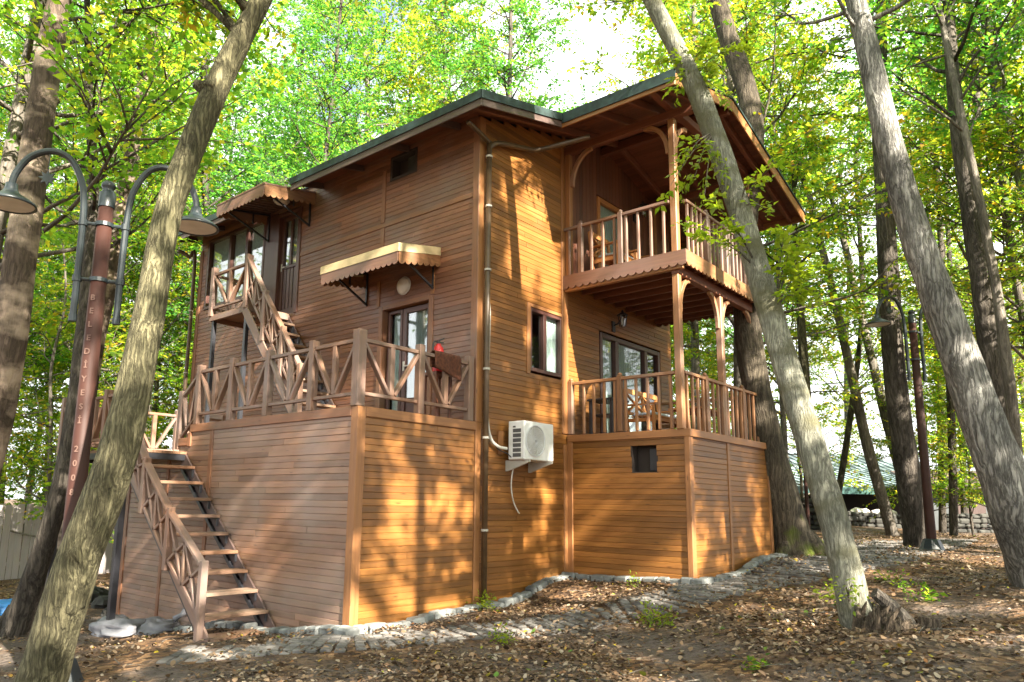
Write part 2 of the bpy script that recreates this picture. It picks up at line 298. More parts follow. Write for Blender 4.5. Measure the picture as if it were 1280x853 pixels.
# ------------------------------------------------------------------ mesh builder
class MB:
    def __init__(s): s.v = []; s.f = []; s.uv = []
    def add(s, vs, fs, uvs=None):
        o = len(s.v); s.v += [tuple(p) for p in vs]
        for i, f in enumerate(fs):
            s.f.append([o + k for k in f])
            if uvs: s.uv += list(uvs[i])
            else: s.uv += [(vs[k][0] + vs[k][1], vs[k][2]) for k in f]
        return s
    def beam(s, p, q, wd, ht, up=(0, 0, 1)):
        p = Vector(p); q = Vector(q); d = (q - p); L = d.length; d.normalize()
        up = Vector(up)
        if abs(d.dot(up)) > .98: up = Vector((0, 1, 0)) if abs(d.y) < .9 else Vector((1, 0, 0))
        x = d.cross(up).normalized(); y = x.cross(d).normalized()
        c = [(-1, -1), (1, -1), (1, 1), (-1, 1)]
        vs = [p + x * (a * wd / 2) + y * (b * ht / 2) for a, b in c] + [q + x * (a * wd / 2) + y * (b * ht / 2) for a, b in c]
        fs = [(0, 3, 2, 1), (4, 5, 6, 7)]
        u0 = rnd.random() * 9
        uvs = [[(u0, 0), (u0, ht), (u0 + wd, ht), (u0 + wd, 0)], [(u0, 0), (u0 + wd, 0), (u0 + wd, ht), (u0, ht)]]
        vv = 0
        for k in range(4):
            j = (k + 1) % 4; wdt = wd if k % 2 == 0 else ht
            fs.append((k, j, j + 4, k + 4)); uvs.append([(u0, vv), (u0, vv + wdt), (u0 + L, vv + wdt), (u0 + L, vv)]); vv += wdt
        return s.add(vs, fs, uvs)
    def box(s, a, b):
        """axis aligned, grain along the longest side"""
        a = Vector(a); b = Vector(b); c = (a + b) / 2; e = b - a
        k = max(range(3), key=lambda i: abs(e[i])); ax = Vector((0, 0, 0)); ax[k] = abs(e[k]) / 2
        i, j = [(1, 2), (2, 0), (0, 1)][k]
        up = Vector((0, 0, 0)); up[j] = 1
        return s.beam(c - ax, c + ax, abs(e[i]), abs(e[j]), up)
    def sweep(s, pts, wd, ht, side):
        side = Vector(side).normalized(); pts = [Vector(p) for p in pts]; n = len(pts)
        vs = []; L = 0
        for i, p in enumerate(pts):
            d = (pts[min(i + 1, n - 1)] - pts[max(i - 1, 0)]).normalized(); y = side.cross(d).normalized()
            vs += [p - side * wd / 2 - y * ht / 2, p + side * wd / 2 - y * ht / 2, p + side * wd / 2 + y * ht / 2, p - side * wd / 2 + y * ht / 2]
        fs = [(0, 3, 2, 1), tuple(4 * (n - 1) + k for k in range(4))]; uvs = [[(0, 0), (0, ht), (wd, ht), (wd, 0)]] * 2
        for i in range(n - 1):
            ln = (pts[i + 1] - pts[i]).length
            for k in range(4):
                j = (k + 1) % 4
                fs.append((4 * i + k, 4 * i + j, 4 * i + 4 + j, 4 * i + 4 + k))
                uvs.append([(L, k * .1), (L, k * .1 + .1), (L + ln, k * .1 + .1), (L + ln, k * .1)])
            L += ln
        return s.add(vs, fs, uvs)
    def prism(s, outline, o, ux, uy, uz, th):
        """2-D outline in the frame (o; ux, uy), thickness th along uz"""
        o = Vector(o); ux = Vector(ux); uy = Vector(uy); uz = Vector(uz); n = len(outline)
        vs = [o + ux * a + uy * b for a, b in outline] + [o + ux * a + uy * b + uz * th for a, b in outline]
        fs = [tuple(range(n - 1, -1, -1)), tuple(range(n, 2 * n))]
        uvs = [[outline[k] for k in range(n - 1, -1, -1)], list(outline)]
        for k in range(n):
            j = (k + 1) % n
            fs.append((k, j, j + n, k + n)); uvs.append([outline[k], outline[j], (outline[j][0], outline[j][1] + th), (outline[k][0], outline[k][1] + th)])
        return s.add(vs, fs, uvs)
    def tube(s, pts, radii, sides=10, cap=True, wob=0, seed=0, twist=0):
        pts = [Vector(p) for p in pts]; n = len(pts)
        if not hasattr(radii, '__len__'): radii = [radii] * n
        d0 = (pts[1] - pts[0]).normalized()
        x = d0.orthogonal().normalized() if abs(d0.z) < .95 else d0.cross(Vector((0, 1, 0))).normalized()
        vs = []
        for i, p in enumerate(pts):
            d = (pts[min(i + 1, n - 1)] - pts[max(i - 1, 0)]).normalized()
            x = (x - d * x.dot(d)).normalized(); y = d.cross(x)
            for k in range(sides):
                a = 2 * math.pi * k / sides + twist * i
                r = radii[i]
                if wob:
                    q = Vector((math.cos(a) * 1.3, math.sin(a) * 1.3, i * .35 + seed * 7.7))
                    r *= 1 + wob * mnoise.noise(q)
                vs.append(p + x * (math.cos(a) * r) + y * (math.sin(a) * r))
        fs = []; uvs = []
        for i in range(n - 1):
            for k in range(sides):
                j = (k + 1) % sides
                fs.append((i * sides + k, i * sides + j, (i + 1) * sides + j, (i + 1) * sides + k))
                uvs.append([(i * .3, k / sides), (i * .3, (k + 1) / sides), (i * .3 + .3, (k + 1) / sides), (i * .3 + .3, k / sides)])
        if cap:
            fs.append(tuple(range(sides - 1, -1, -1))); uvs.append([(0, 0)] * sides)
            fs.append(tuple((n - 1) * sides + k for k in range(sides))); uvs.append([(0, 0)] * sides)
        return s.add(vs, fs, uvs)
    def lathe(s, prof, o, sides=20, ax=(0, 0, 1)):
        ax = Vector(ax).normalized(); x = ax.orthogonal().normalized(); y = ax.cross(x); o = Vector(o)
        vs = []; n = len(prof)
        for r, h in prof:
            for k in range(sides):
                a = 2 * math.pi * k / sides
                vs.append(o + ax * h + x * (math.cos(a) * max(r, 1e-4)) + y * (math.sin(a) * max(r, 1e-4)))
        fs = [(i * sides + k, i * sides + (k + 1) % sides, (i + 1) * sides + (k + 1) % sides, (i + 1) * sides + k) for i in range(n - 1) for k in range(sides)]
        return s.add(vs, fs)
    def build(s, name, mat, parent=None, smooth=False, bevel=0, loc=None):
        me = bpy.data.meshes.new(name); me.from_pydata(s.v, [], s.f)
        uvl = me.uv_layers.new(name='UVMap'); uvl.data.foreach_set('uv', np.array(s.uv, dtype=np.float32).ravel())
        me.materials.append(M[mat] if isinstance(mat, str) else mat); me.update()
        if smooth: me.polygons.foreach_set('use_smooth', [True] * len(me.polygons))
        o = bpy.data.objects.new(name, me); COL.objects.link(o)
        if parent: o.parent = parent
        if loc is not None: o.location = loc
        if bevel:
            bm = o.modifiers.new('bevel', 'BEVEL'); bm.width = bevel; bm.segments = 1; bm.limit_method = 'ANGLE'
        return o
def one(name, mat, parent, p, q, wd, ht, up=(0, 0, 1), bevel=.006):
    return MB().beam(p, q, wd, ht, up).build(name, mat, parent, bevel=bevel)
def onebox(name, mat, parent, a, b, bevel=.006): return MB().box(a, b).build(name, mat, parent, bevel=bevel)

# ------------------------------------------------------------------ ground height
GP = np.array([(-2.2, -.1, .0), (0, -.2, .04), (2.3, -.15, .33), (2.3, -2.2, .40), (5.5, -2.3, .62), (-2.3, 1.5, -.18), (-2.2, 6, -.6), (-3.4, 1.3, -.2),
    (-3.3, 3.8, -.45), (-5, 3, -.5), (-5.6, -.5, -.3), (-3.56, 6.36, -.65), (-6, 8, -.8), (-7.9, -6.9, -.15), (-4, -3.5, -.05), (-1.5, -2.6, .0), (0.3, -4.9, .34),
    (3.6, -6.1, .55), (6, -2.3, .66), (9.3, -3.8, .66), (9, 3, .75), (6.5, 4, .6), (0, 9, -.6), (20, 5, .95), (20, -12, .95), (14, -6, .8), (-20, 15, -1.5), (-20, -10, -.8), (0, 25, -.8), (25, 25, .9),
    (-5, -18, .0), (8, -20, .8), (60, 40, 1.5), (60, -40, 1.5), (0, 70, -.5), (-70, 30, -2), (-60, -60, -1), (200, 0, 2), (-200, 0, -2), (0, 200, 0), (0, -200, 0)], float)
def gz(x, y):
    x = np.asarray(x, float); y = np.asarray(y, float)
    d2 = (x[..., None] - GP[:, 0]) ** 2 + (y[..., None] - GP[:, 1]) ** 2 + .35
    wgt = d2 ** -1.7
    z = (wgt * GP[:, 2]).sum(-1) / wgt.sum(-1)
    return z
def g1(x, y): return float(gz(x, y))
def hit(px, py):
    d = ray(px, py); t = 3.0
    for _ in range(4000):
        p = CAM + d * t
        if p.z < g1(p.x, p.y): break
        t += .02
    return CAM + d * t

def axis_coords(c, n, s, mx):
    t = np.linspace(-1, 1, n); k = math.asinh(mx / s)
    return c + s * np.sinh(t * k)
gx = axis_coords(-1, 240, 3.0, 450); gy = axis_coords(-3, 240, 3.0, 450)
XX, YY = np.meshgrid(gx, gy, indexing='ij')
def rough_noise(x, y):
    return (np.sin(x * 2.1 + np.sin(y * 1.7) * 1.3) * np.sin(y * 2.4 + x * .6) * .018 + np.sin(x * 5.3 + y * 3.1) * np.sin(y * 6.1 - x * 2.3) * .010)
ZZ = gz(XX, YY) + rough_noise(XX, YY)
n = 240
verts = np.stack([XX, YY, ZZ], -1).reshape(-1, 3)
idx = np.arange(n * n).reshape(n, n)
faces = np.stack([idx[:-1, :-1], idx[1:, :-1], idx[1:, 1:], idx[:-1, 1:]], -1).reshape(-1, 4)
def np_mesh(name, verts, faces, mat, parent=None, smooth=False):
    me = bpy.data.meshes.new(name)
    nv, nf, k = len(verts), len(faces), faces.shape[1]
    me.vertices.add(nv); me.vertices.foreach_set('co', np.ascontiguousarray(verts, dtype=np.float32).ravel())
    me.loops.add(nf * k); me.loops.foreach_set('vertex_index', np.ascontiguousarray(faces, dtype=np.int32).ravel())
    me.polygons.add(nf); me.polygons.foreach_set('loop_start', np.arange(0, nf * k, k, dtype=np.int32))
    try: me.polygons.foreach_set('loop_total', np.full(nf, k, dtype=np.int32))
    except Exception: pass
    if smooth: me.polygons.foreach_set('use_smooth', np.ones(nf, dtype=bool))
    me.update(calc_edges=True); me.materials.append(M[mat] if isinstance(mat, str) else mat)
    o = bpy.data.objects.new(name, me); COL.objects.link(o)
    if parent: o.parent = parent
    return o
def ground_mat():
    mt, n_, l, b = new_mat('forest_floor')
    tc = n_.new('ShaderNodeTexCoord')
    a = n_.new('ShaderNodeTexNoise'); a.inputs['Scale'].default_value = .8; a.inputs['Detail'].default_value = 8; l.new(tc.outputs['Object'], a.inputs['Vector'])
    v = n_.new('ShaderNodeTexVoronoi'); v.inputs['Scale'].default_value = 13; v.inputs['Randomness'].default_value = 1; l.new(tc.outputs['Object'], v.inputs['Vector'])
    sp = n_.new('ShaderNodeSeparateColor'); l.new(v.outputs['Color'], sp.inputs[0])
    rp = n_.new('ShaderNodeValToRGB'); e = rp.color_ramp.elements
    e[0].position = 0; e[0].color = (.035, .022, .014, 1); e[1].position = 1; e[1].color = (.24, .15, .08, 1)
    k = e.new(.45); k.color = (.085, .05, .028, 1); k = e.new(.8); k.color = (.17, .095, .045, 1)
    l.new(sp.outputs[0], rp.inputs[0])
    rs = n_.new('ShaderNodeValToRGB'); e = rs.color_ramp.elements
    e[0].color = (.060, .048, .040, 1); e[1].color = (.16, .13, .11, 1); l.new(a.outputs['Fac'], rs.inputs[0])
    mr = n_.new('ShaderNodeMapRange'); mr.inputs['From Min'].default_value = .40; mr.inputs['From Max'].default_value = .56; l.new(a.outputs['Fac'], mr.inputs[0])
    mx = n_.new('ShaderNodeMix'); mx.data_type = 'RGBA'; l.new(mr.outputs[0], mx.inputs[0]); l.new(rs.outputs[0], mx.inputs[6]); l.new(rp.outputs[0], mx.inputs[7])
    l.new(mx.outputs[2], b.inputs['Base Color']); b.inputs['Roughness'].default_value = .9; b.inputs['Specular IOR Level'].default_value = .2
    f = n_.new('ShaderNodeTexNoise'); f.inputs['Scale'].default_value = 22; f.inputs['Detail'].default_value = 6; l.new(tc.outputs['Object'], f.inputs['Vector'])
    ad = n_.new('ShaderNodeMath'); l.new(f.outputs['Fac'], ad.inputs[0]); l.new(v.outputs['Distance'], ad.inputs[1])
    bp = n_.new('ShaderNodeBump'); bp.inputs['Strength'].default_value = .9; bp.inputs['Distance'].default_value = .04
    l.new(ad.outputs[0], bp.inputs['Height']); l.new(bp.outputs[0], b.inputs['Normal'])
    return mt
M['ground'] = ground_mat()
tag(np_mesh('ground', verts, faces, 'ground', smooth=True), kind='structure')

# path of small stone setts
path_px = [(200, 822), (330, 812), (450, 803), (560, 795), (650, 786), (745, 772), (840, 753), (935, 731), (1005, 714), (1058, 699), (1100, 684)]
PC = [hit(*q) for q in path_px]
PC = [Vector((p.x, p.y, 0)) for p in PC]
PC.append(PC[-1] + (PC[-1] - PC[-2]).normalized() * 3.0)
def smooth_line(P, sub):
    out = []
    for i in range(len(P) - 1):
        p0, p1, p2, p3 = P[max(i - 1, 0)], P[i], P[i + 1], P[min(i + 2, len(P) - 1)]
        for k in range(sub):
            t = k / sub
            out.append(.5 * ((2 * p1) + (p2 - p0) * t + (2 * p0 - 5 * p1 + 4 * p2 - p3) * t * t + (3 * p1 - p0 - 3 * p2 + p3) * t ** 3))
    out.append(P[-1]); return out
PL = smooth_line(PC, 24)
def path_dist(x, y):
    P = np.array([(p.x, p.y) for p in PL]); x = np.asarray(x); y = np.asarray(y)
    return np.sqrt(((x[..., None] - P[:, 0]) ** 2 + (y[..., None] - P[:, 1]) ** 2).min(-1))
mb = MB(); acc = 0; last = PL[0]; row = 0
for i in range(1, len(PL)):
    acc += (PL[i] - last).length; last = PL[i]
    if acc >= .125:
        acc = 0; row += 1
        d = (PL[i] - PL[i - 1]).normalized(); nrm = Vector((-d.y, d.x, 0))
        halfw = .43 + (.5 * max(0, (PL[i].x - 2.5) / 4)) + rnd.uniform(-.05, .05)
        y = -halfw + (row % 2) * .06
        while y < halfw:
            wl = rnd.uniform(.10, .19)
            if rnd.random() < .965:
                c = PL[i] + nrm * (y + wl / 2) + d * rnd.uniform(-.008, .008)
                z = g1(c.x, c.y) + float(rough_noise(np.array(c.x), np.array(c.y))) + .022 + rnd.uniform(-.009, .008)
                tl = Vector((rnd.uniform(-.05, .05), rnd.uniform(-.05, .05), 1)).normalized()
                a = nrm - tl * nrm.dot(tl); c.z = z - .03
                mb.beam(c - a * (wl / 2 - .006), c + a * (wl / 2 - .006), .112 + rnd.uniform(-.006, .004), .06, tl)
            y += wl
tag(mb.build('path', 'sett', smooth=False, bevel=.012), kind='structure')

# kerb of rough stones along the foot of the cabin
mb = MB()
def kerb_run(a, b, off):
    a = Vector((*a, 0)); b = Vector((*b, 0)); d = (b - a); L = d.length; d.normalize(); s = 0
    while s < L:
        wl = rnd.uniform(.13, .27); c = a + d * min(s + wl / 2, L); c += Vector((rnd.uniform(-.012, .012), rnd.uniform(-.012, .012), 0))
        z = g1(c.x, c.y); h = rnd.uniform(.045, .085)
        tl = Vector((rnd.uniform(-.07, .07), rnd.uniform(-.07, .07), 1)).normalized()
        dd = d + Vector((0, 0, (g1(*(c + d * .1).xy) - g1(*(c - d * .1).xy)) / .2))
        mb.beam(c + Vector((0, 0, z + h - .12)) - dd * (wl / 2 - .006), c + Vector((0, 0, z + h - .12)) + dd * (wl / 2 - .006), off + rnd.uniform(-.02, .02), .26, tl)
        s += wl
kerb_run((-2.34, 6.2), (-2.34, -.16), .18); kerb_run((-2.2, -.16), (2.16, -.16), .16)
kerb_run((2.14, -.05), (2.14, -2.32), .16); kerb_run((2.2, -2.34), (5.7, -2.34), .16)
tag(mb.build('kerb', 'stone', bevel=.022), kind='structure')

# ------------------------------------------------------------------ cabin
cabin = empty('cabin')
tag(cabin, 'two storey brown timber cabin with a gabled balcony, standing among the trees', 'cabin')
PITCH_B = .082
def roofz(x):                                       # underside line of the roof boards over the walls
    return 7.275 + (x + .65) * .25 - .085 if x < 3.55 else 8.325 - (x - 3.55) * .25 - .085
def siding(name, axis, const, out, u0, u1, z0, z1, mat, parent=cabin, openings=(), ztop=None, joints=True, seed=0):
    r = random.Random(seed + 5); mb = MB(); z = z0
    prof = [(-.014, 0), (.0055, 0), (.0115, .0055), (.0115, PITCH_B - .0055), (.0055, PITCH_B - .0006), (-.014, PITCH_B - .0006)]
    while z < z1 - .01:
        iv = [(u0, u1)]
        if ztop:
            us = [u0 + (u1 - u0) * k / 120 for k in range(121)]; ok = [u for u in us if ztop(u) >= z + PITCH_B * .5]
            iv = [(min(ok), max(ok))] if len(ok) > 1 else []
        for (a, b, c, d) in openings:
            if min(z + PITCH_B, d) - max(z, c) > PITCH_B * .35:
                nv = []
                for p, q in iv:
                    if b <= p or a >= q: nv.append((p, q)); continue
                    if a > p: nv.append((p, a))
                    if b < q: nv.append((b, q))
                iv = nv
        for p, q in iv:
            cuts = [p]
            if joints:
                c = p + r.uniform(.8, 3.4)
                while c < q - .5: cuts.append(c); c += r.uniform(1.8, 3.6)
            cuts.append(q)
            for a, b in zip(cuts[:-1], cuts[1:]):
                if b - a < .01: continue
                off = r.uniform(-.002, .002); a2, b2 = a + .002, b - .002
                vs = []
                for u in (a2, b2):
                    for nn, zz in prof:
                        k = out * (nn + off)
                        vs.append((u, const + k, z + zz) if axis == 'x' else (const + k, u, z + zz))
                fl = (axis == 'x') == (out < 0)
                fs = []; uvs = []; u_o = r.random() * 20
                for k in range(6):
                    j = (k + 1) % 6; f = (k, j, j + 6, k + 6); t = [(u_o, k * .02), (u_o, k * .02 + .02), (u_o + b2 - a2, k * .02 + .02), (u_o + b2 - a2, k * .02)]
                    if k == 2: t = [(u_o, 0), (u_o, .064), (u_o + b2 - a2, .064), (u_o + b2 - a2, 0)]
                    fs.append(f if not fl else f[::-1]); uvs.append(t if not fl else t[::-1])
                c1 = tuple(range(6)); c2 = tuple(range(11, 5, -1))
                fs += [c1[::-1] if not fl else c1, c2[::-1] if not fl else c2]; uvs += [[(0, 0)] * 6] * 2
                mb.add(vs, fs, uvs)
        z += PITCH_B
    return mb.build(name, mat, parent)

HX, HY = 6.2, 8.3
# --- walls of the main block
win = (1.22, 2.2, 3.53, 4.62)
pdoor = (3.36, 5.72, 2.62, 4.60)
udoor_b = (3.36, 4.45, 5.33, 7.22)
siding('wall', 'x', 0, -1, 0.02, 2.31, -.25, 8.2, 'siding', openings=[win], ztop=roofz, seed=1)
siding('wall', 'x', 0, -1, 2.31, HX, 2.4, 5.3, 'siding', openings=[pdoor], seed=2)
vent = (1.40, 1.95, 6.90, 7.24)
ldoor = (.97, 2.16, 2.6, 4.62)
udoor = (4.55, 5.55, 4.98, 7.07)
uwin = (5.72, 8.02, 5.56, 7.2)
siding('wall', 'y', 0, -1, 0.02, HY, 2.2, 7.40, 'siding_left', openings=[vent, ldoor, udoor, uwin], seed=3)
siding('wall', 'y', HX, 1, 0.02, HY, -.1, 7.5, 'siding', seed=4)
siding('wall', 'x', HY, 1, 0.02, HX, -1.0, 8.0, 'siding', ztop=roofz, seed=5)
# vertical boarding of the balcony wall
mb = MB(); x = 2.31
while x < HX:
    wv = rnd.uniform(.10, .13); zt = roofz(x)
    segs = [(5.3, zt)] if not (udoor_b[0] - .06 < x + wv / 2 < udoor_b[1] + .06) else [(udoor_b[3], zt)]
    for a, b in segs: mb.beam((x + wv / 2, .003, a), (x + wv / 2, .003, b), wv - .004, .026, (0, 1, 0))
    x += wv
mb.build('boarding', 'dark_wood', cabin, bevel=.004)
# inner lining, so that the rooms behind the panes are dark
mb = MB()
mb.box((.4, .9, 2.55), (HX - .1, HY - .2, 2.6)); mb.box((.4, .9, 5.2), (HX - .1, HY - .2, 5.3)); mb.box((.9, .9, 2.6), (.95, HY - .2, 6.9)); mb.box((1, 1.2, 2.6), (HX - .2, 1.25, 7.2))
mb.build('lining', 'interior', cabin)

# --- corner boards and trims
def trim(a, b, mat='trim', name='trim_board'): return onebox(name, mat, cabin, a, b, .005)
trim((-.026, -.030, 2.62), (.115, .02, 7.34)); trim((-.030, -.0265, 2.62), (.02, .10, 7.33), 'trim_grey')
trim((-.02, -.028, -.2), (.10, .02, 2.617), 'trim')
trim((-.026, HY - .1, 2.2), (.02, HY + .025, 7.0), 'trim_grey')
trim((-.024, .10, 6.06), (.01, 4.5, 6.14), 'trim_grey')
trim((-.027, 2.10, 5.42), (.01, 2.19, 6.055), 'trim_grey'); trim((-.027, 2.10, 6.145), (.01, 2.19, 7.1), 'trim_grey')
trim((2.20, -.034, .3), (2.302, .01, 2.45)); trim((2.16, -.032, 2.625), (2.34, .012, 8.0 - .25))
# --- roof
roof = MB()
nrm_l = Vector((-.25, 0, 1)).normalized(); nrm_r = Vector((.25, 0, 1)).normalized()
def rz(x): return 7.275 + (x + .65) * .25 if x <= 3.55 else 8.325 - (x - 3.55) * .25
def slab(mb, x0, x1, y0, y1, top, th, sub=10):
    """sloping slab whose top lies 'top' below the roof line"""
    vs = [(x0, y0, rz(x0) - top), (x1, y0, rz(x1) - top), (x1, y1, rz(x1) - top), (x0, y1, rz(x0) - top)]
    vs += [(a, b, c - th) for a, b, c in vs]
    L = abs(y1 - y0)
    mb.add(vs, [(0, 1, 2, 3), (7, 6, 5, 4), (0, 4, 5, 1), (1, 5, 6, 2), (2, 6, 7, 3), (3, 7, 4, 0)], [[(0, 0), (0, x1 - x0), (L, x1 - x0), (L, 0)]] * 2 + [[(0, 0), (0, th), (1, th), (1, 0)]] * 4)
RB = 8.75
N0, N1 = 4.02, 5.84                                 # the eave is cut back over the upper door
slab(roof, -.65, 3.55, -.594, N0, 0, .03); slab(roof, -.04, 3.55, N0 + .001, N1 - .001, 0, .03); slab(roof, -.65, 3.55, N1, RB, 0, .03); slab(roof, 1.367, 3.55, -2.57, -.596, 0.002, .03); slab(roof, 3.552, 7.17, -2.57, RB, 0, .03)
ro = roof.build('roof', 'teal', cabin)
fs_ = MB()                                          # felt turned down over the edges
fs_.box((-.668, -.61, 7.275 - .125), (-.652, N0, 7.278)); fs_.box((-.668, N1, 7.275 - .125), (-.652, RB, 7.278))
def rake(mb, x0, x1, y, top, ht, th):
    vs = [(x0, y, rz(x0) - top), (x1, y, rz(x1) - top), (x1, y, rz(x1) - top - ht), (x0, y, rz(x0) - top - ht)]
    vs += [(a, b + th, c) for a, b, c in vs]; L = x1 - x0
    mb.add(vs, [(3, 2, 1, 0), (4, 5, 6, 7), (0, 1, 5, 4), (1, 2, 6, 5), (2, 3, 7, 6), (3, 0, 4, 7)],
           [[(0, ht), (L, ht), (L, 0), (0, 0)]] + [[(0, 0), (L, 0), (L, ht), (0, ht)]] + [[(0, 0), (L, 0), (L, th), (0, th)]] * 4)
rake(fs_, -.668, 1.36, -.612, -.003, .13, .016)
fs_.box((1.349, -2.588, rz(1.367) - .17), (1.365, -.60, rz(1.367) + .003))
rake(fs_, 1.349, 3.55, -2.588, -.003, .035, .016); rake(fs_, 3.55, 7.19, -2.588, -.003, .035, .016)
fs_.box((7.172, -2.588, rz(7.17) - .05), (7.188, RB, rz(7.17) + .003))
fs_.build('roof_edge', 'teal', ro)
fb = MB()
fb.box((-.648, -.59, 7.275 - .235), (-.618, N0 - .02, 7.275 - .032)); fb.box((-.648, N1 + .02, 7.275 - .235), (-.618, RB - .02, 7.275 - .032)); rake(fb, -.616, 1.362, -.590, .034, .20, .03)
fb.build('fascia', 'fascia', ro, bevel=.004)
fb = MB(); fb.box((1.372, -2.565, rz(1.372) - .235), (1.40, -.56, rz(1.372) - .034)); rake(fb, 1.40, 3.549, -2.566, .034, .20, .028); rake(fb, 3.551, 7.165, -2.566, .034, .20, .028)
fb.box((7.14, -2.535, rz(7.14) - .2), (7.166, RB - .02, rz(7.14) - .034))
fb.build('barge_board', 'trim', ro, bevel=.004)
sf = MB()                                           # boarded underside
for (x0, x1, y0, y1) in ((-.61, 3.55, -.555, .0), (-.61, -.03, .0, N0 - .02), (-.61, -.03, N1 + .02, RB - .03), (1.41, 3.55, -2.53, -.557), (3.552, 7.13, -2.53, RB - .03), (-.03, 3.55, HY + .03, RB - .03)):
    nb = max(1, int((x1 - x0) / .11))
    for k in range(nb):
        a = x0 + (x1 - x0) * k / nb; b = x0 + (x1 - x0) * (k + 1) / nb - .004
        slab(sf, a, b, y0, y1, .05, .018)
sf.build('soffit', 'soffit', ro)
for y in (-2.3, -1.72, -1.14, -.36):                # rafters under the balcony roof
    for a, b in ((1.42, 3.54), (3.56, 7.1)):
        if y > -.5 and a < 2: a = -.6
        one('rafter', 'dark_wood', ro, (a, y, rz(a) - .135), (b, y, rz(b) - .135), .07, .13)
y = .4
while y < RB - .2:
    if N0 - .1 < y < N1 + .1: y += 1.16; continue
    one('rafter', 'fascia', ro, (-.6, y, rz(-.6) - .12), (-.03, y, rz(-.03) - .12), .07, .10); y += 1.16
onebox('ridge_beam', 'dark_wood', ro, (3.5, -2.5, 8.04), (3.6, -.02, 8.2))

# --- balcony
BX0, BX1, BY = 2.19, 5.62, -2.27
def scallop(length, h, pitch=.14, dep=.045):
    nn = max(1, round(length / pitch)); pts = [(0, 0)]
    for k in range(nn):
        for t in range(6):
            a = (k + t / 6) * length / nn; pts.append((a, -h - dep * math.sin(math.pi * t / 6) ** .7 if t else -h))
    pts.append((length, -h)); pts.append((length, 0)); return pts[::-1]
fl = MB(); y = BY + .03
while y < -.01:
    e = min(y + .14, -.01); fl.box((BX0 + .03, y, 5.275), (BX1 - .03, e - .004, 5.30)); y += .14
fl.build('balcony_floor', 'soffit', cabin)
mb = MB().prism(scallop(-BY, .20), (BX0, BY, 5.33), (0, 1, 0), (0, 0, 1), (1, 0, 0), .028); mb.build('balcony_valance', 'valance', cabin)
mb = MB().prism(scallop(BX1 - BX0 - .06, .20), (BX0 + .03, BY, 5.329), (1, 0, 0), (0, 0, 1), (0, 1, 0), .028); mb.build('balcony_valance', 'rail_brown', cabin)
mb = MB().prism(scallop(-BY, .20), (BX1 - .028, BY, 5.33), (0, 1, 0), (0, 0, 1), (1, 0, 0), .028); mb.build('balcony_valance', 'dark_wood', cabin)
x = 2.42
while x < 5.55:
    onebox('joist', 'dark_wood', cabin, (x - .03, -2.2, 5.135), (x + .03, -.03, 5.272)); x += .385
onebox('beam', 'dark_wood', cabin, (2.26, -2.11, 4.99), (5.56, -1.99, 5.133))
onebox('beam', 'trim', cabin, (2.22, -2.2, 5.05), (2.30, -.03, 5.2))
def arc_brace(parent, base, dirx, diry, reach, rise, mat='rail_brown', th=.075):
    pts = []
    for k in range(9):
        a = math.pi / 2 * k / 8
        h = reach * (1 - math.cos(a)); v = rise * math.sin(a)
        pts.append(Vector(base) + Vector((dirx * h, diry * h, v)))
    side = Vector((-diry, dirx, 0))
    return MB().sweep(pts, .06, th, side).build('brace', mat, parent, bevel=.006)
PXS = (2.31, 3.88, 5.42)
for i, x in enumerate(PXS):
    pt = onebox('porch_post', 'rail_brown', cabin, (x - .055, -2.105, 2.6), (x + .055, -1.995, 4.99), .012)
    if i < 2: arc_brace(pt, (x + .075, -2.05, 4.42), 1, 0, .34, .56)
    if i > 0: arc_brace(pt, (x - .075, -2.05, 4.42), -1, 0, .34, .56)
for i, x in enumerate((2.30, 5.42)):
    pt = onebox('balcony_post', 'rail_brown', cabin, (x - .055, -2.115, 5.33), (x + .055, -2.005, 7.56), .012)
    arc_brace(pt, (x, -1.985, 7.0), 0, 1, .42, .56); s_ = 1 if i == 0 else -1
    arc_brace(pt, (x + .075 * s_, -2.06, 7.0), s_, 0, .42, .56)
    if i: arc_brace(pt, (x + .075, -2.06, 7.0), 1, 0, .5, .7)
    pw = onebox('balcony_post', 'trim', cabin, (x - .05, -.14, 5.33), (x + .05, -.036, 7.56), .01)
    if i == 0: arc_brace(pw, (x, -.16, 6.95), 0, -1, .42, .6)
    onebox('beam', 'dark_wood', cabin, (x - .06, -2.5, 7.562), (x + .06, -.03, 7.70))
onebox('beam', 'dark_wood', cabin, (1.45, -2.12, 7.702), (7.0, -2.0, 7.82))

def railing(name, P0, P1, zb, zt, posts, nbal, mat, postw=.085, over=.05, toph=.05, bal=.042, skip_ends=True):
    """balustrade with square balusters; posts at the given fractions"""
    P0 = Vector((*P0, 0)); P1 = Vector((*P1, 0)); d = (P1 - P0); L = d.length; d.normalize()
    rt = empty(name); rt.parent = cabin
    one('top_rail', mat, rt, P0 + Vector((0, 0, zt)), P1 + Vector((0, 0, zt)), .075, toph)
    for f in posts:
        p = P0 + d * (L * f)
        pm = MB().beam(p + Vector((0, 0, zb)), p + Vector((0, 0, zt + over)), postw, postw, (d.x, d.y, 0))
        pm.lathe([(.03, 0), (.04, .012), (.036, .03), (.018, .045), (.001, .05)], p + Vector((0, 0, zt + over)), 10)
        pm.build('post', mat, rt, bevel=.008)
    for k in range(nbal):
        f = (k + .5) / nbal; p = P0 + d * (L * f)
        if any(abs(f - q) * L < postw * .75 for q in posts): continue
        j = rnd.uniform(-.006, .006)
        one('baluster', mat, rt, p + Vector((0, 0, zb)), p + d * j + Vector((0, 0, zt - toph / 2)), bal, bal, (d.x, d.y, 0))
    return rt
railing('balcony_railing', (2.25, -.02), (2.25, -2.0), 5.331, 6.17, (.17, .56), 9, 'rail')
